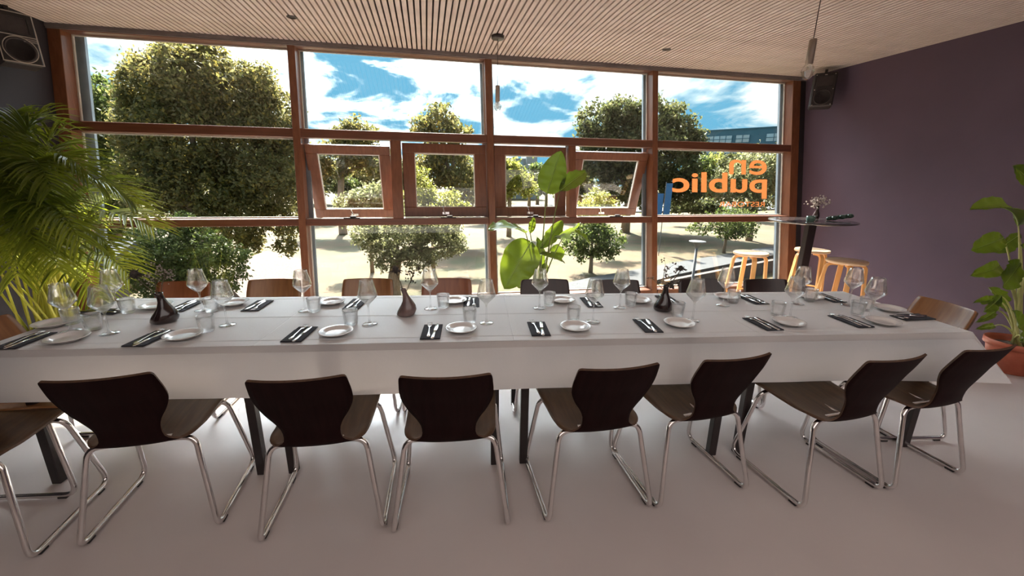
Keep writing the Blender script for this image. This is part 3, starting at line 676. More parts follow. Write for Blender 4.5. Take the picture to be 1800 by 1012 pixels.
def bar_sprig(): return sprig((pv.x, pv.y, 1.175), (pv.x-.005, pv.y, 1.26), 'bushy dried blossom sprig in the small vase on the bar table', n=26, spread=.085, bs=.008, seed=21, grp='dried sprig on the bar table')
bar_sprig()
cup = MB().lathe([(.030, 0), (.036, .004), (.040, .03), (.041, .055), (.038, .055), (.036, .01), (.001, .008)], 28).build('tealight_cup', 'green_glass', None, True); pc = at_z(1424, 389, 1.10); cup.location = (pc.x, pc.y, 1.1002); tag(cup, 'grey-green tealight cup in front of the small vase on the bar table', 'candle holder')
orn = MB()
for k in range(9): orn.ball((-.10+.025*k, .012*math.sin(k*2), .022+.004*k), .024+.003*(k % 3), 10, 7, (1.1, .9, .8))
pe = at_z(1474, 388, 1.10); oo = orn.build('table_ornament', 'dark_green', None, True); oo.location = (pe.x, pe.y, 1.099); oo.rotation_euler = (0, 0, R_(-20)); tag(oo, 'dark green lumpy ornament lying on the right of the bar table', 'ornament')

# ------------------------------------------------------------------ pendants, downlights, speakers
def pendant(x, y, label):
    t = empty('pendant_lamp', (x, y, 0)); tag(t, label, 'lamp', 'crystal pendant lamps')
    MB().lathe([(.055, ZC-.035), (.062, ZC-.03), (.062, ZC-.006), (.05, ZC+.0)], 28).build('ceiling_rose', 'black', t, True)
    MB().tube([(0, 0, ZC-.03), (0, 0, 2.375)], .0028, 6).build('cord', 'cord', t)
    MB().lathe([(.020, 2.232), (.0225, 2.234), (.0225, 2.372), (.019, 2.378), (.004, 2.380)], 24).build('lamp_holder', 'socket', t, True)
    MB().lathe([(.020, 2.236), (.036, 2.205), (.040, 2.190), (.026, 2.152), (.012, 2.142)], 7).lathe([(.012, 2.23), (.018, 2.19), (.010, 2.16)], 6).build('crystal_bulb', 'crystal', t)
pendant(.73, 4.381, 'slim pendant lamp with crystal bulb hanging before the third window post'); pendant(2.46, 2.5, 'slim pendant lamp with crystal bulb near the right wall speaker')
for (x, y, lb) in ((-1.088, 4.346, 'small dark recessed downlight near the second window post'), (2.533, 4.394, 'small dark recessed downlight near the right window post')):
    t = empty('downlight', (x, y, 0)); tag(t, lb, 'light', 'recessed downlights')
    MB().lathe([(.030, ZC-.004), (.043, ZC-.004), (.045, ZC-.001), (.045, ZC+.001), (.030, ZC+.001)], 28, closed=False).build('ring', 'black', t, True)
    MB().lathe([(.030, ZC-.001), (.012, ZC+.0), (.001, ZC+.0)], 20).build('lens', 'speaker', t)
def speaker(loc, rz, tilt, label, pale, sc=1):
    t = empty('wall_speaker', loc, rz); tag(t, label, 'speaker'); t.rotation_euler = (tilt, 0, rz); t.scale = (sc, sc, sc)
    w_, h_, d_ = .115, .19, .2   # half width, half height, depth; face at y=0 looking -y
    MB().bbox(-w_, w_, 0, d_, -h_, h_, .014).build('cabinet', 'speaker', t)
    b = MB()
    if pale:
        for (x0, x1, z0, z1) in ((-w_+.004, w_-.004, h_-.012, h_-.006), (-w_+.004, w_-.004, -h_+.006, -h_+.012), (-w_+.004, -w_+.010, -h_+.006, h_-.006), (w_-.010, w_-.004, -h_+.006, h_-.006), (-w_+.01, w_-.01, .012, .018)): b.box(x0, x1, -.004, .002, z0, z1)
        for k in range(3): b.box(.03, w_-.01, -.004, .002, .0-.010*k, .003-.010*k)
        pts = [(.093*math.cos(a), -.003, -.085+.093*math.sin(a)) for a in np.linspace(0, 2*PI, 33)]; b.tube(pts, .0035, 6)
        b.build('face_trim', 'trim', t)
    else:
        for x in (-.09, .09):
            for z in (-.17, -.0, .165): b.ball((x, -.002, z), .006, 8, 6)
        b.box(-.012, .012, -.004, .001, .158, .166); b.build('screw', 'trim', t)
    MB().lathe([(.088, 0), (.088, .006), (.080, .008), (.074, -.002), (.030, -.022), (.028, -.018), (.001, -.010)], 32).build('woofer', 'cone', t, True)
    wf = kids(t)[-1]; wf.rotation_euler = (PI/2, 0, 0); wf.location = (0, 0, -.085)
    b = MB(); b.box(-.075, .075, -.005, .001, .035, .145)
    h = b.build('tweeter_horn', 'cone', t); b = MB()
    for (x0, x1, z0, z1) in ((-.08, .08, .145, .152), (-.08, .08, .028, .035), (-.08, -.073, .035, .145), (.073, .08, .035, .145)): b.box(x0, x1, -.012, .0, z0, z1)
    b.build('horn_rim', 'speaker', h)
    MB().bbox(-.03, .03, d_, d_+.05, -.04, .04, .004).bbox(-.015, .015, .06, .10, h_, h_+.05, .003).build('bracket', 'black', t)
    return t
speaker((4.70, 4.50, 2.565), R_(-42), R_(-4), 'black wall speaker high beside the right window post', False)
speaker((-3.07, 4.27, 2.50), R_(50), R_(-4), 'black wall speaker with pale trim lines, top left corner', True, 1.0)

# ------------------------------------------------------------------ plants indoors
def leaf(parent, base, tip, width, face, m='strel', droop=.12, fold=.18, name='leaf', notch=.0, wavy=.012, seed=0, shape=.42, side=None):
    base = Vector(base); tip = Vector(tip); ax = (tip-base); Ln = ax.length; ax.normalize()
    face = Vector(face); nn = (face-ax*face.dot(ax)).normalized(); sd = ax.cross(nn)
    nu, nv = 22, 10; v = []; f = []; mid = []
    for i in range(nu+1):
        t = i/nu; w_ = width*.5*(math.sin(PI*min(1, t**shape_exp(shape)))**.62 if 0 < t < 1 else 0.0)
        c = base+ax*(Ln*t)+nn*(droop*Ln*(4*t*(1-t))*.6)
        mid.append(c)
        for j in range(nv+1):
            s_ = -1+2*j/nv; ww = w_*s_
            up = fold*abs(ww)+wavy*noise.noise(Vector((t*9+seed, s_*1.3, seed*3.1)))*abs(s_)*2+.0025*math.sin(t*60+abs(s_)*7)*abs(s_)
            v.append(c+sd*ww-nn*(-up)-ax*(abs(ww)*.10))
    k = nv+1
    for i in range(nu):
        for j in range(nv): f.append((i*k+j, (i+1)*k+j, (i+1)*k+j+1, i*k+j+1))
    o = mesh(name, v, f, m, parent, True)
    r = MB().tube([p-nn*.0015 for p in mid[:-2]], [.0045*(1-.85*i/nu)+.0006 for i in range(nu-1)], 6).build('midrib', 'rib', o, True)
    return o
def shape_exp(s): return math.log(.5)/math.log(s)
TOCAM = lambda p: (CAM-Vector(p)).normalized()
PY = 3.95
pot = at_y(944, 520, PY); px_, py_ = pot.x, PY
sp = empty('banana_plant', (0, 0, 0)); tag(sp, 'tall banana-leaf plant by the centre window with large paddle leaves', 'plant')
MB().lathe([(.10, 0), (.115, .005), (.14, .22), (.148, .225), (.148, .25), (.136, .25), (.13, .20), (.001, .2)], 32, (px_, py_, 0)).build('pot', 'darkpot', sp, True)
MB().lathe([(.129, .20), (.06, .215), (.001, .22)], 20, (px_, py_, 0)).build('soil', 'soil', sp)
def pt(u, v, dy=0): return at_y(u, v, PY+dy)
BL = [  # base px, tip px, dy base, dy tip, width, facing, droop, fold
    ((961, 340), (986, 265), 0, .05, .27, (-.25, -1, .1), -.06, .12, .40),
    ((984, 336), (1030, 302), -.05, .1, .17, (-.2, -1, .55), .08, .30, .50),
    ((934, 424), (886, 508), -.12, -.30, .37, (.15, -1, .35), -.05, .10, .42),
    ((924, 409), (858, 404), -.1, -.45, .20, (0, -.35, 1), .12, .25, .5),
    ((948, 436), (989, 388), 0, .15, .15, (.6, -1, .5), .06, .35, .5),
    ((975, 416), (1020, 391), .02, .05, .15, (.1, -.8, -.9), .10, .3, .5),
    ((999, 403), (1039, 435), .1, .2, .09, (.3, -.7, 1), .16, .4, .5),
    ((944, 446), (993, 463), -.05, -.1, .09, (.2, -.6, 1), .14, .4, .5),
    ((966, 441), (992, 446), .12, .2, .16, (.3, -1, .5), .05, .3, .5),
    ((950, 486), (960, 462), .05, .08, .10, (0, -1, .4), .02, .3, .5),
    ((918, 505), (908, 482), .1, .05, .13, (.2, -1, .3), .03, .3, .5),
    ((932, 410), (938, 382), -.02, .02, .07, (0, -1, .3), .03, .4, .5),
    ((951, 470), (944, 416), .1, .1, .10, (.5, -1, .3), .03, .4, .5)]
for i, (b, t, d0, d1, wd, fc, dr, fo, sh) in enumerate(BL):
    B = pt(*b, d0); T_ = pt(*t, d1); leaf(sp, B, T_, wd, fc, droop=dr, fold=fo, seed=i+1, shape=sh)
    g = Vector((px_+random.uniform(-.04, .04), py_+random.uniform(-.04, .04), .21)); md = g.lerp(B, .6)+Vector((-(B.x-g.x)*.18, 0, .05))
    MB().tube([tuple(g*(1-q)**2+md*2*q*(1-q)+B*q*q) for q in np.linspace(0, 1, 9)], [.011-.007*q for q in np.linspace(0, 1, 9)], 8).build('leaf_stalk', 'petiole', sp, True)
# right-hand plant in terracotta pot
RX, RY = 4.70, 2.24
rp = empty('potted_plant', (0, 0, 0)); tag(rp, 'broad-leaved plant in a terracotta-red pot by the purple wall, right edge', 'plant')
MB().lathe([(.120, 0), (.128, .004), (.165, .20), (.172, .215), (.186, .218), (.188, .262), (.180, .264), (.168, .24), (.160, .21), (.001, .205)], 36, (RX, RY, 0)).build('pot', 'terracotta', rp, True)
MB().lathe([(.160, .21), (.08, .228), (.001, .235)], 20, (RX, RY, 0)).build('soil', 'soil', rp)
def qt(u, v, y): return at_y(u, v, y)
RL = [((1790, 396), (1705, 368), 2.3, 2.1, .17, (0, -.5, 1), .14, .45, 'strel', .5), ((1764, 418), (1706, 440), 2.3, 2.25, .15, (-.2, -1, .6), .10, .15, 'strel', .5),
      ((1758, 468), (1706, 484), 2.3, 2.2, .12, (-.1, -1, .5), .12, .2, 'strel', .5), ((1794, 462), (1762, 505), 2.2, 2.1, .20, (0, -1, .3), .0, .1, 'strel', .5),
      ((1792, 412), (1745, 442), 2.42, 2.45, .16, (.2, -1, .2), .04, .3, 'strel', .5), ((1770, 545), (1738, 505), 2.42, 2.4, .13, (-.2, -1, .4), .05, .3, 'strel', .5),
      ((1758, 530), (1712, 532), 2.35, 2.3, .08, (0, -.9, 1), .12, .3, 'strel', .5), ((1750, 545), (1716, 566), 2.35, 2.3, .06, (0, -1, .6), .1, .3, 'strel', .5), ((1748, 572), (1716, 578), 2.35, 2.3, .05, (0, -1, .8), .1, .3, 'strel', .5),
      ((1822, 330), (1783, 292), 2.35, 2.3, .14, (0, -1, -.1), .02, .25, 'strel', .5), ((1840, 470), (1795, 430), 2.1, 2.0, .2, (0, -1, .3), .02, .25, 'strel', .5), ((1795, 600), (1782, 545), 2.1, 2.0, .13, (0, -1, .3), .03, .3, 'strel', .5),
      ((1760, 520), (1728, 548), 2.3, 2.25, .10, (0, -1, .4), .05, .3, 'strel', .5)]
for i, (b, t, y0, y1, wd, fc, dr, fo, mm, sh) in enumerate(RL):
    B = qt(*b, y0); T_ = qt(*t, y1)
    if B.x > XR-.04: B.x = XR-.04
    leaf(rp, B, T_, wd, fc, m=mm, droop=dr, fold=fo, seed=i+31, shape=sh)
    g = Vector((RX+random.uniform(-.07, .07), RY+random.uniform(-.05, .05), .22)); md = g.lerp(B, .6)+Vector((0, 0, .12)); md.x = min(md.x, XR-.05)
    MB().tube([tuple(g*(1-q)**2+md*2*q*(1-q)+B*q*q) for q in np.linspace(0, 1, 9)], [.012-.008*q for q in np.linspace(0, 1, 9)], 7).build('leaf_stalk', 'stalkpale', rp, True)
# palm
PX, PYY = -2.78, 3.55
pl = empty('areca_palm', (0, 0, 0)); tag(pl, 'large bushy areca palm with arching fronds in the left window corner', 'plant')
MB().lathe([(.15, 0), (.16, .01), (.20, .30), (.21, .31), (.21, .34), (.195, .34), (.185, .29), (.001, .285)], 32, (PX, PYY, 0)).build('pot', 'darkpot', pl, True)
MB().lathe([(.184, .29), (.09, .30), (.001, .305)], 20, (PX, PYY, 0)).build('soil', 'soil', pl)
def frond(g, tip, arch, seed, wl=.30):
    rd = random.Random(seed); g = Vector(g); tip = Vector(tip); h = tip-g
    c1 = g+Vector((h.x*.10, h.y*.10, max(h.z, .3)*.75+arch*.4)); c2 = g+Vector((h.x*.62, h.y*.62, h.z+arch))
    P = [g*(1-q)**3+c1*3*q*(1-q)**2+c2*3*q*q*(1-q)+tip*q**3 for q in np.linspace(0, 1, 25)]
    cane = MB().tube([tuple(p) for p in P[:12]], [.0085-.004*i/11 for i in range(12)], 7).build('cane', 'cane', pl, True)
    b = MB(); b.tube([tuple(p) for p in P[9:]], [.0045-.0035*i/15 for i in range(16)], 5)
    nl = 34
    for k in range(nl):
        t = .40+.60*k/(nl-1); x = t*24; i = min(int(x), 23); p = P[i].lerp(P[i+1], x-i); d = (P[min(i+1, 24)]-P[max(i-1, 0)]).normalized()
        sd = d.cross(Vector((0, 0, 1))); sd = sd.normalized() if sd.length > .01 else Vector((1, 0, 0)); up = sd.cross(d)
        ln = wl*(.45+1.0*math.sin(PI*min(1, (k+2)/(nl+3))**.8))*rd.uniform(.85, 1.1)
        for sg in (-1, 1):
            dr = (d*rd.uniform(.75, 1.0)+sd*sg*(.95-.3*t)+up*.30).normalized()
            v = []; wd = .0085*rd.uniform(.85, 1.15)
            for j, (q, w_) in enumerate(((0, .35), (.25, 1), (.55, .85), (.82, .45), (1, .03))):
                c = p+dr*(ln*q)-Vector((0, 0, 1))*(ln*.42*q*q); s_ = dr.cross(up).normalized()*wd*w_
                v += [c+s_, c-up*wd*w_*.5, c-s_]
            f = []
            for j in range(4): f += [(3*j, 3*j+3, 3*j+4, 3*j+1), (3*j+1, 3*j+4, 3*j+5, 3*j+2)]
            b.add(v, f)
    b.build('frond', 'palm', pl)
FR = [((265, 398), 3.1, .25), ((232, 352), 3.3, .35), ((250, 372), 3.6, .30), ((150, 300), 3.2, .30), ((120, 255), 3.7, .25), ((60, 232), 3.5, .15), ((10, 215), 3.5, .1), ((90, 330), 3.0, .45),
      ((200, 440), 3.2, .35), ((225, 480), 3.0, .35), ((170, 520), 3.1, .45), ((140, 420), 2.9, .5), ((60, 430), 2.9, .5), ((20, 350), 3.0, .4), ((-40, 300), 3.2, .3), ((-60, 400), 3.0, .4),
      ((100, 470), 2.9, .5), ((30, 480), 2.95, .5), ((-20, 450), 3.1, .4), ((40, 285), 3.9, .2), ((150, 375), 3.9, .35), ((185, 330), 3.4, .35), ((-30, 250), 3.6, .15), ((90, 210), 3.8, .1), ((120, 470), 3.9, .4), ((70, 380), 3.0, .45), ((30, 320), 3.1, .3), ((110, 290), 3.4, .3)]
for i, ((u, v), y, ar) in enumerate(FR):
    tp = at_y(u, v, y); tp.x = max(tp.x, XL+.05)
    g = (PX+random.uniform(-.12, .12), PYY+random.uniform(-.12, .12), .29)
    frond(g, tp, ar, i+5, .26)
b = None
for k in range(22):   # bare canes that crowd the base
    g = Vector((PX+random.uniform(-.14, .14), PYY+random.uniform(-.14, .14), .29)); e = g+Vector((random.uniform(-.25, .25), random.uniform(-.2, .2), random.uniform(.45, .9)))
    e.x = max(e.x, XL+.04)
    MB().tube([tuple(g), tuple(g.lerp(e, .5)+Vector((0, 0, .05))), tuple(e)], [.009, .007, .004], 6).build('cane', 'cane', pl, True)

# ------------------------------------------------------------------ outdoors
GZ = -4.5
n = 70; xs = np.linspace(-70, 110, n); ys = np.concatenate([np.linspace(5.6, 60, n-14), np.linspace(64, 320, 14)]); v = []; f = []
xs = np.linspace(-1, 1, n); xs = np.sign(xs)*np.abs(xs)**1.5*150+20
for y in ys:
    for x in xs: v.append((x, y, GZ+.25*noise.noise(Vector((x*.12, y*.12, 0)))+(.0 if y < 60 else .0)))
for i in range(n-1):
    for j in range(n-1): f.append((i*n+j, i*n+j+1, (i+1)*n+j+1, (i+1)*n+j))
gr = mesh('lawn', v, f, 'grass', None, True); gr['kind'] = 'structure'; gr['label'] = 'dry yellow-green park lawn outside the windows'
MB().box(XL-.3, XR+.3, 4.3, 4.62, GZ-.5, -.02).build('facade_base', 'kerb'); fb = bpy.data.objects['facade_base']; fb['kind'] = 'structure'; fb['label'] = 'outer wall below the glazing'
def ground_poly(name, px, m, z, label, cat):
    P = [at_z(u, v, GZ+z) for u, v in px]; k = len(P)
    vv = [tuple(p) for p in P]+[(p.x, p.y, p.z-.5) for p in P]
    ff = [tuple(range(k)), tuple(range(2*k-1, k-1, -1))]+[(i, i+k, (i+1) % k+k, (i+1) % k) for i in range(k)]
    o = mesh(name, vv, ff, m); bm = bmesh.new(); bm.from_mesh(o.data); bmesh.ops.recalc_face_normals(bm, faces=bm.faces); bm.to_mesh(o.data); bm.free()
    tag(o, label, cat); return o
ground_poly('footpath', [(905, 540), (960, 505), (1040, 487), (1180, 462), (1400, 425), (1400, 440), (1190, 482), (1110, 505), (1080, 540)], 'asphalt', .28, 'pale grey footpath curving across the lawn beyond the right windows', 'path')
ground_poly('far_path', [(860, 362), (1420, 352), (1420, 366), (1000, 374), (860, 374)], 'asphalt', .30, 'distant pale path running in front of the far trees', 'path')
ground_poly('leaf_litter', [(430, 455), (470, 440), (530, 455), (540, 520), (440, 540), (400, 500)], 'leaflitter', .29, 'patch of brown fallen leaves under the big linden tree', 'leaves')['kind'] = 'stuff'
A = at_z(1170, 512, GZ+.3); B = at_z(1420, 458, GZ+.3); d = (B-A).normalized(); pn = Vector((-d.y, d.x, 0))
b = MB().add([tuple(A+pn*s+Vector((0, 0, z))) for z in (-.6, .55) for s in (0, .3)]+[tuple(B+pn*s+Vector((0, 0, z))) for z in (-.6, .55) for s in (0, .3)], [(0, 1, 3, 2), (4, 6, 7, 5), (0, 2, 6, 4), (1, 5, 7, 3), (2, 3, 7, 6), (0, 4, 5, 1)])
tag(b.build('retaining_wall', 'kerb'), 'low brown retaining wall along the path beyond the right window', 'wall')
def leaves(name, C_, Rr, count, size, m, parent, seed, flat=.85, cl=0):
    rg = np.random.default_rng(seed); C_ = np.array(C_); Rr = np.array(Rr); pr = Rr**2/(Rr**2).sum()
    k = rg.choice(len(Rr), count, p=pr); d = rg.normal(size=(count, 3)); d /= np.linalg.norm(d, axis=1)[:, None]
    rad = Rr[k]*(rg.uniform(.10, 1, count)**.42)
    # clumpy twigs: push points to a limited set of clump centres
    nc = max(20, count//14); cc = rg.integers(0, nc, count)
    cd_ = rg.normal(size=(nc, 3)); cd_ /= np.linalg.norm(cd_, axis=1)[:, None]; ck = rg.choice(len(Rr), nc, p=pr); cr_ = Rr[ck]*(rg.uniform(.15, 1.06, nc)**.40)
    ctr = C_[ck]+cd_*cr_[:, None]*np.array([1, 1, flat])
    P = ctr[cc]+rg.normal(size=(count, 3))*size*1.15
    a = rg.normal(size=(count, 3)); a /= np.linalg.norm(a, axis=1)[:, None]; b_ = np.cross(a, rg.normal(size=(count, 3))); b_ /= np.linalg.norm(b_, axis=1)[:, None]
    s_ = size*rg.uniform(.6, 1.25, count)[:, None]
    V = np.stack([P-a*s_, P+b_*s_*.5, P+a*s_, P-b_*s_*.5], 1).reshape(-1, 3)
    me = bpy.data.meshes.new(name); me.vertices.add(len(V)); me.vertices.foreach_set('co', V.ravel().astype(np.float32))
    me.loops.add(count*4); me.loops.foreach_set('vertex_index', np.arange(count*4, dtype=np.int32)); me.polygons.add(count)
    me.polygons.foreach_set('loop_start', np.arange(0, count*4, 4, dtype=np.int32)); me.update(); me.validate()
    me.materials.append(M[m]); o = bpy.data.objects.new(name, me); COL.objects.link(o); o.parent = parent; o['kind'] = 'stuff'; return o
SEED = [100]
def tree(name, Y, lobes, m, label, cat='tree', trunk=None, tr=.22, dens=1.0, lsz=None, group='trees and shrubs in the park', flat=.9, forks=3):
    C_ = []; Rr = []; area = 0
    rd = random.Random(SEED[0])
    for (u, vv_, r) in lobes:
        p = at_y(u, vv_, Y); z = (p-CAM).dot(F); R = r*z/FPX; p.y += rd.uniform(-.45, .45)*R
        C_.append(tuple(p)); Rr.append(R); area += r*r
    zb = (Vector(C_[0])-CAM).dot(F); size = (lsz or 3.9)*zb/FPX
    g0 = at_y(trunk[0], trunk[1], Y) if trunk else Vector(np.mean(C_, axis=0))
    o = empty(name, (g0.x, g0.y, GZ)); tag(o, label, cat, group)
    LC = [tuple(Vector(c)-o.location) for c in C_]
    cnt = int(area*1.5*dens); SEED[0] += 1
    leaves('foliage', LC, Rr, max(cnt, 400), size, m, o, SEED[0], flat)
    low = min(c[2]-r*.2 for c, r in zip(LC, Rr)); mc = Vector(np.mean(LC, axis=0)); hh = max(low, .5)
    b = MB().tube([(0, 0, -.4), (.02, 0, hh*.5), (mc.x*.25, mc.y*.25, hh), (mc.x*.7, mc.y*.7, (hh+mc.z)/2)], [tr*1.15, tr*.85, tr*.75, tr*.5], 10)
    for c in LC[:forks+3]:
        p0 = Vector((mc.x*.25, mc.y*.25, hh)); c = Vector(c); b.tube([tuple(p0), tuple(p0.lerp(c, .5)+Vector((0, 0, .15))), tuple(p0.lerp(c, .95))], [tr*.5, tr*.3, tr*.1], 6)
    b.build('trunk', 'bark', o, True); return o
tree('linden_tree', 18, [(345, 150, 72), (275, 150, 55), (410, 170, 66), (470, 210, 60), (255, 230, 60), (340, 240, 85), (430, 270, 80), (350, 330, 80), (480, 320, 55), (270, 320, 62), (420, 375, 55), (500, 385, 38), (300, 105, 36), (370, 108, 34), (330, 100, 34), (505, 250, 35), (240, 185, 30), (455, 150, 38), (505, 430, 18), (440, 425, 22)], 'lf_lime', 'huge yellowing linden tree filling the left window bay', trunk=(345, 500), tr=.42, dens=1.15)
tree('linden_tree', 24, [(165, 180, 50), (130, 230, 70), (190, 290, 70), (110, 320, 80), (180, 380, 50), (60, 250, 90)], 'lf_green', 'rounded green tree left of and behind the huge linden', trunk=(212, 440), tr=.35)
tree('garden_shrub', 13, [(300, 440, 52), (255, 470, 46), (350, 440, 52), (385, 480, 40), (300, 500, 50), (350, 510, 45), (410, 450, 24), (250, 430, 30), (330, 395, 24)], 'lf_green', 'dense green bush below the huge linden, left window bay', 'shrub', trunk=(310, 560), tr=.10, lsz=3.2)
tree('willow_tree', 21, [(655, 420, 34), (700, 425, 44), (760, 422, 44), (800, 430, 26), (680, 450, 28), (735, 452, 28), (720, 395, 44), (640, 405, 24), (775, 395, 34)], 'lf_pale', 'pale grey-green pollard willow with stout trunk, second window bay', trunk=(692, 505), tr=.34, lsz=3.0, dens=.95)
tree('park_shrub', 27, [(745, 335, 24), (730, 360, 28), (790, 360, 28), (760, 370, 26), (815, 375, 20), (740, 305, 14)], 'lf_yel', 'bright yellow-green shrub seen through the second sash window', 'shrub', trunk=(760, 420), tr=.12, lsz=3.2)
tree('park_shrub', 27, [(640, 350, 28), (670, 345, 28), (610, 365, 26), (690, 370, 22), (655, 370, 30)], 'lf_pale', 'pale silvery shrub seen through the first sash window', 'shrub', trunk=(650, 420), tr=.12, lsz=3.2)
tree('park_tree', 38, [(770, 207, 27), (745, 228, 24), (800, 232, 24), (780, 250, 30), (790, 290, 42), (820, 325, 38), (760, 300, 34)], 'lf_lime', 'tall golden-topped tree left of the third window post', trunk=(800, 385), tr=.4)
tree('park_tree', 46, [(622, 222, 17), (603, 240, 20), (645, 240, 20), (590, 280, 34), (660, 285, 34), (625, 265, 30), (560, 300, 30)], 'lf_lime', 'distant tree whose pointed top rises over the first sash window', trunk=(600, 375), tr=.4)
tree('park_tree', 42, [(893, 305, 26), (885, 330, 28), (912, 322, 20), (930, 330, 16), (875, 290, 16)], 'lf_yel', 'pale yellow-green tree seen left of the banana plant', trunk=(895, 372), tr=.25)
tree('park_tree', 60, [(985, 300, 16), (975, 318, 16), (1000, 322, 16)], 'lf_yel', 'small far yellow-green tree behind the top banana leaves', trunk=(985, 352), tr=.25)
tree('park_tree', 44, [(1058, 215, 36), (1033, 235, 22), (1100, 195, 28), (1145, 205, 36), (1188, 215, 32), (1205, 250, 30), (1070, 270, 50), (1130, 270, 55), (1180, 290, 46), (1090, 320, 40), (1035, 285, 30), (1150, 330, 40), (1105, 225, 40), (1195, 330, 34)], 'lf_dark', 'broad dark green tree spanning the third and fourth window bays', trunk=(1100, 392), tr=.5, dens=1.1)
tree('park_shrub', 31, [(1050, 355, 24), (1032, 366, 18), (1070, 366, 20), (1052, 372, 20), (1092, 374, 10)], 'lf_yel', 'round pale green bush seen through the fourth sash window', 'shrub', trunk=(1050, 400), tr=.1, lsz=2.8)
tree('young_tree', 25, [(1040, 415, 36), (1010, 428, 24), (1073, 425, 26), (1045, 395, 30), (1030, 445, 18), (1060, 445, 18)], 'lf_green', 'small round-headed tree standing on the lawn beyond the third bay', trunk=(1038, 475), tr=.15, lsz=3.0)
tree('young_tree', 30, [(1275, 388, 30), (1240, 396, 22), (1312, 396, 24), (1278, 400, 22)], 'lf_green', 'slender young tree on the lawn beneath the orange lettering', trunk=(1272, 445), tr=.14, lsz=2.8)
tree('park_tree', 36, [(1310, 305, 38), (1345, 295, 34), (1285, 325, 34), (1350, 340, 30), (1315, 350, 30), (1385, 310, 40), (1335, 270, 18)], 'lf_pale', 'pale feathery tree behind the orange lettering', trunk=(1320, 400), tr=.3, lsz=3.2)
tree('park_tree', 66, [(1262, 283, 14), (1250, 295, 14), (1280, 290, 14), (1240, 315, 20), (1290, 305, 18)], 'lf_yel', 'small bright yellow-green tree under the blue building', trunk=(1262, 350), tr=.3)
tree('hedge', 50, [(u, 362+(k % 3), 11) for k, u in enumerate(range(1188, 1268, 9))], 'lf_dark', 'dark clipped hedge beyond the path, right window', 'hedge', trunk=(1225, 378), tr=.1, flat=.9)
FLB = ['far tree low on the horizon at the left of the first sash window', 'far tree low on the horizon between the first two sash windows', 'far tree low on the horizon beside the post left of the banana plant', 'tiny far tree beside the grey building with the stair tower', 'far tree on the horizon just left of the fourth sash window', 'far tree on the horizon behind the right window post', 'far tree on the horizon hidden behind the purple wall side',
       'far tree on the horizon behind the right half of the huge linden', 'far tree on the horizon behind the left half of the huge linden', 'far tree on the horizon behind the palm', 'far tree on the horizon beyond the left edge of the window', 'far tree low on the horizon at the right of the first sash window']
for k, (u, r) in enumerate(((560, 26), (700, 22), (850, 24), (945, 12), (1015, 18), (1420, 34), (1480, 30), (420, 40), (250, 40), (60, 44), (-60, 50), (655, 20))):
    tree('far_tree', 95+6*(k % 3), [(u, 300, r), (u+r*.8, 308, r*.8), (u-r*.8, 308, r*.8), (u, 320, r)], ('lf_dark', 'lf_green')[k % 2], FLB[k], trunk=(u, 345), tr=.4, group='indistinct far trees on the horizon')
BLB = ['middle-distance tree behind the left side of the first sash window', 'middle-distance tree low behind the middle of the first sash window', 'middle-distance tree behind the right side of the first sash window', 'middle-distance tree behind the post between the first two sash windows',
       'middle-distance tree behind the right edge of the second sash window', 'middle-distance tree behind the tall post left of the third sash window', 'small tree low in the middle of the third sash window', 'small dark tree low behind the big upper banana leaf', 'middle-distance tree behind the upper right banana leaf', 'small tree behind the left frame of the fourth sash window',
       'middle-distance tree left of the word en on the right window', 'small tree between the blue banners and the orange letters', 'middle-distance tree just below the blue office building', 'middle-distance tree behind the right-hand window post', 'middle-distance tree behind the second window post', 'middle-distance tree hidden behind the right side of the huge linden', 'middle-distance tree low behind the left edge of the huge linden', 'middle-distance tree behind the palm fronds']
belt = [(560, 300, 26), (600, 318, 20), (640, 306, 26), (690, 300, 30), (840, 300, 24), (870, 306, 22), (930, 312, 16), (960, 322, 16), (1000, 300, 26), (1020, 322, 20), (1225, 300, 26), (1250, 320, 22), (1300, 290, 26), (1390, 280, 34), (540, 312, 24), (480, 300, 30), (180, 330, 34), (110, 320, 40)]
for k, (u, v, r) in enumerate(belt):
    tree('background_tree', 58+4*(k % 4), [(u, v, r), (u+r*.7, v+8, r*.7), (u-r*.7, v+6, r*.7), (u, v+r*.6, r*.8)], ('lf_dark', 'lf_green', 'lf_lime')[k % 3], BLB[k], trunk=(u, 355), tr=.3, group='middle-distance belt of trees', lsz=3.4)
# street lamp
p = at_y(1226, 425, 13.2); lo = at_y(1215, 488, 13.2)
t = empty('street_lamp', (p.x, p.y, GZ)); tag(t, 'park street lamp with flat white disc top beyond the right window', 'street lamp'); hz = p.z-GZ
MB().tube([(0, 0, -.3), (0, 0, hz-.24)], [.06, .045], 12).build('pole', 'lampm', t, True)
MB().lathe([(.05, hz-.24), (.10, hz-.10), (.18, hz-.02), (.19, hz-.0)], 28, closed=False).build('reflector_cone', 'lampm', t, True)
MB().lathe([(.19, hz), (.29, hz+.005), (.29, hz+.025), (.1, hz+.05), (.001, hz+.055)], 32).build('lamp_disc', 'lampw', t, True)
# blue banners by the right window
for k, (u0, u1, v0, v1, Y) in enumerate(((1172, 1183, 322, 380, 30), (1157, 1167, 340, 382, 32))):
    a = at_y(u0, v0, Y); b_ = at_y(u1, v0, Y); c = at_y(u0, v1, Y)
    t = empty('banner_flag', (a.x, a.y, GZ)); tag(t, ('taller blue banner flag at the left edge of the right window', 'shorter blue banner flag partly behind the right window post')[k], 'flag', 'blue banner flags')
    MB().bbox(0, b_.x-a.x, -.01, .01, c.z-GZ, a.z-GZ, .004).build('banner', 'bluesign', t); MB().tube([(-.04, 0, -.3), (-.04, 0, a.z-GZ+.1)], .03, 8).build('pole', 'lampm', t)
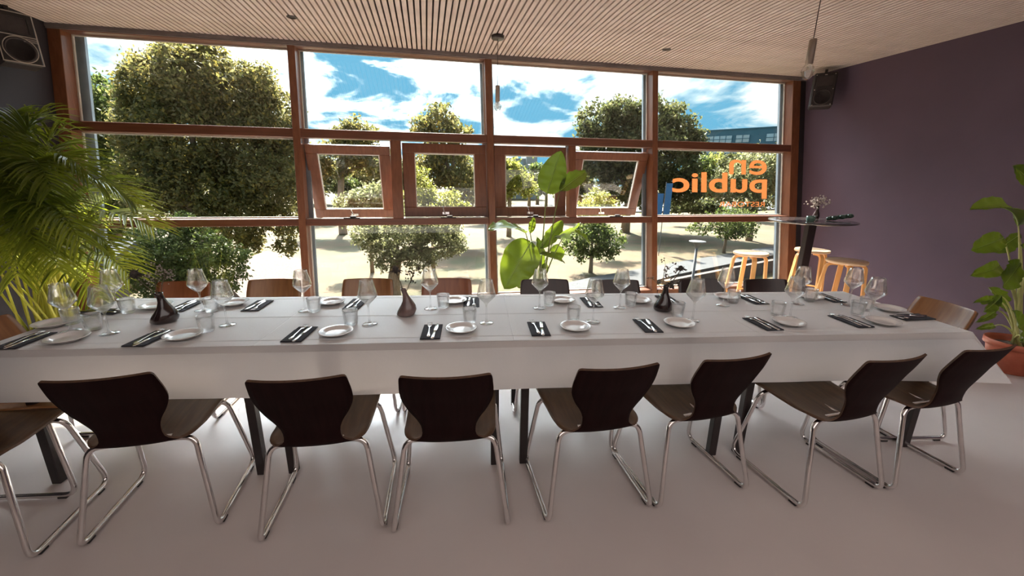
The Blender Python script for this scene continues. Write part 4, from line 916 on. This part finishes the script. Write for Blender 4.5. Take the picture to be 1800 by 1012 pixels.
# blue office building
A = at_y(1236, 231, 150); B = at_y(1470, 213, 118)
d = Vector((B.x-A.x, B.y-A.y, 0)); Lb = d.length; ang = math.atan2(d.y, d.x)
bb = empty('office_building', (A.x, A.y, GZ), ang); tag(bb, 'long blue office building with window bands, upper right', 'building')
H = A.z-GZ
MB().box(0, Lb, 0, 14, -1, H).box(-.2, Lb+.2, -.3, 14.3, H, H+.35).build('wall', 'blue', bb)
x = 2.0; k = 0
pane0 = None
while x < Lb-9:
    wd = (8.6, 4.6, 7.2, 6.0)[k % 4]
    for fl_ in range(4):
        z1 = H-2.0-fl_*3.7; z0 = z1-2.5
        q = MB().box(x, x+wd, -.12, .05, z0, z1).build('window', 'winglass', bb)
        fr = MB(); nn_ = max(2, int(wd/2.1))
        for j in range(nn_+1): fr.box(x+wd*j/nn_-.09, x+wd*j/nn_+.09, -.26, -.1, z0, z1)
        fr.box(x, x+wd, -.26, -.1, (z0+z1)/2-.1, (z0+z1)/2+.1); fr.build('window_frame', 'blue', q)
    x += wd+(1.2 if k % 2 == 0 else 5.2); k += 1
# grey building behind the banana plant
A = at_y(900, 278, 120); B = at_y(943, 276, 120)
gb = empty('grey_building', (A.x, A.y, GZ)); tag(gb, 'low grey building with a taller stair tower, far behind the banana plant', 'building')
MB().box(-14, B.x-A.x, 0, 10, -1, A.z-GZ).build('wall', 'greyb', gb); MB().box(B.x-A.x-3.2, B.x-A.x, -1, 6, -1, A.z-GZ+1.6).build('stair_tower', 'greyb', gb)
for fl_ in range(3): MB().box(-13, B.x-A.x-4, -.1, .1, A.z-GZ-2.2-3.2*fl_, A.z-GZ-1.0-3.2*fl_).build('window', 'winglass', gb)
# dark grey roof low at the left
A = at_y(150, 440, 8.2)
rf = empty('shed', (A.x, A.y, GZ)); tag(rf, 'dark grey pitched roof low outside the left window', 'roof'); hz = A.z-GZ
b = MB().add([(-1.6, -.6, hz-.65), (.15, -.6, hz-.50), (.35, .7, hz+.05), (-1.6, .7, hz+.05), (-1.6, -.6, hz-.73), (.15, -.6, hz-.58), (.35, .7, hz-.03), (-1.6, .7, hz-.03)], [(0, 1, 2, 3), (7, 6, 5, 4), (0, 4, 5, 1), (1, 5, 6, 2), (2, 6, 7, 3), (3, 7, 4, 0)])
b.build('roof', 'roof', rf); MB().box(-1.5, .1, -.4, .6, -.5, hz-.75).build('wall', 'kerb', rf)
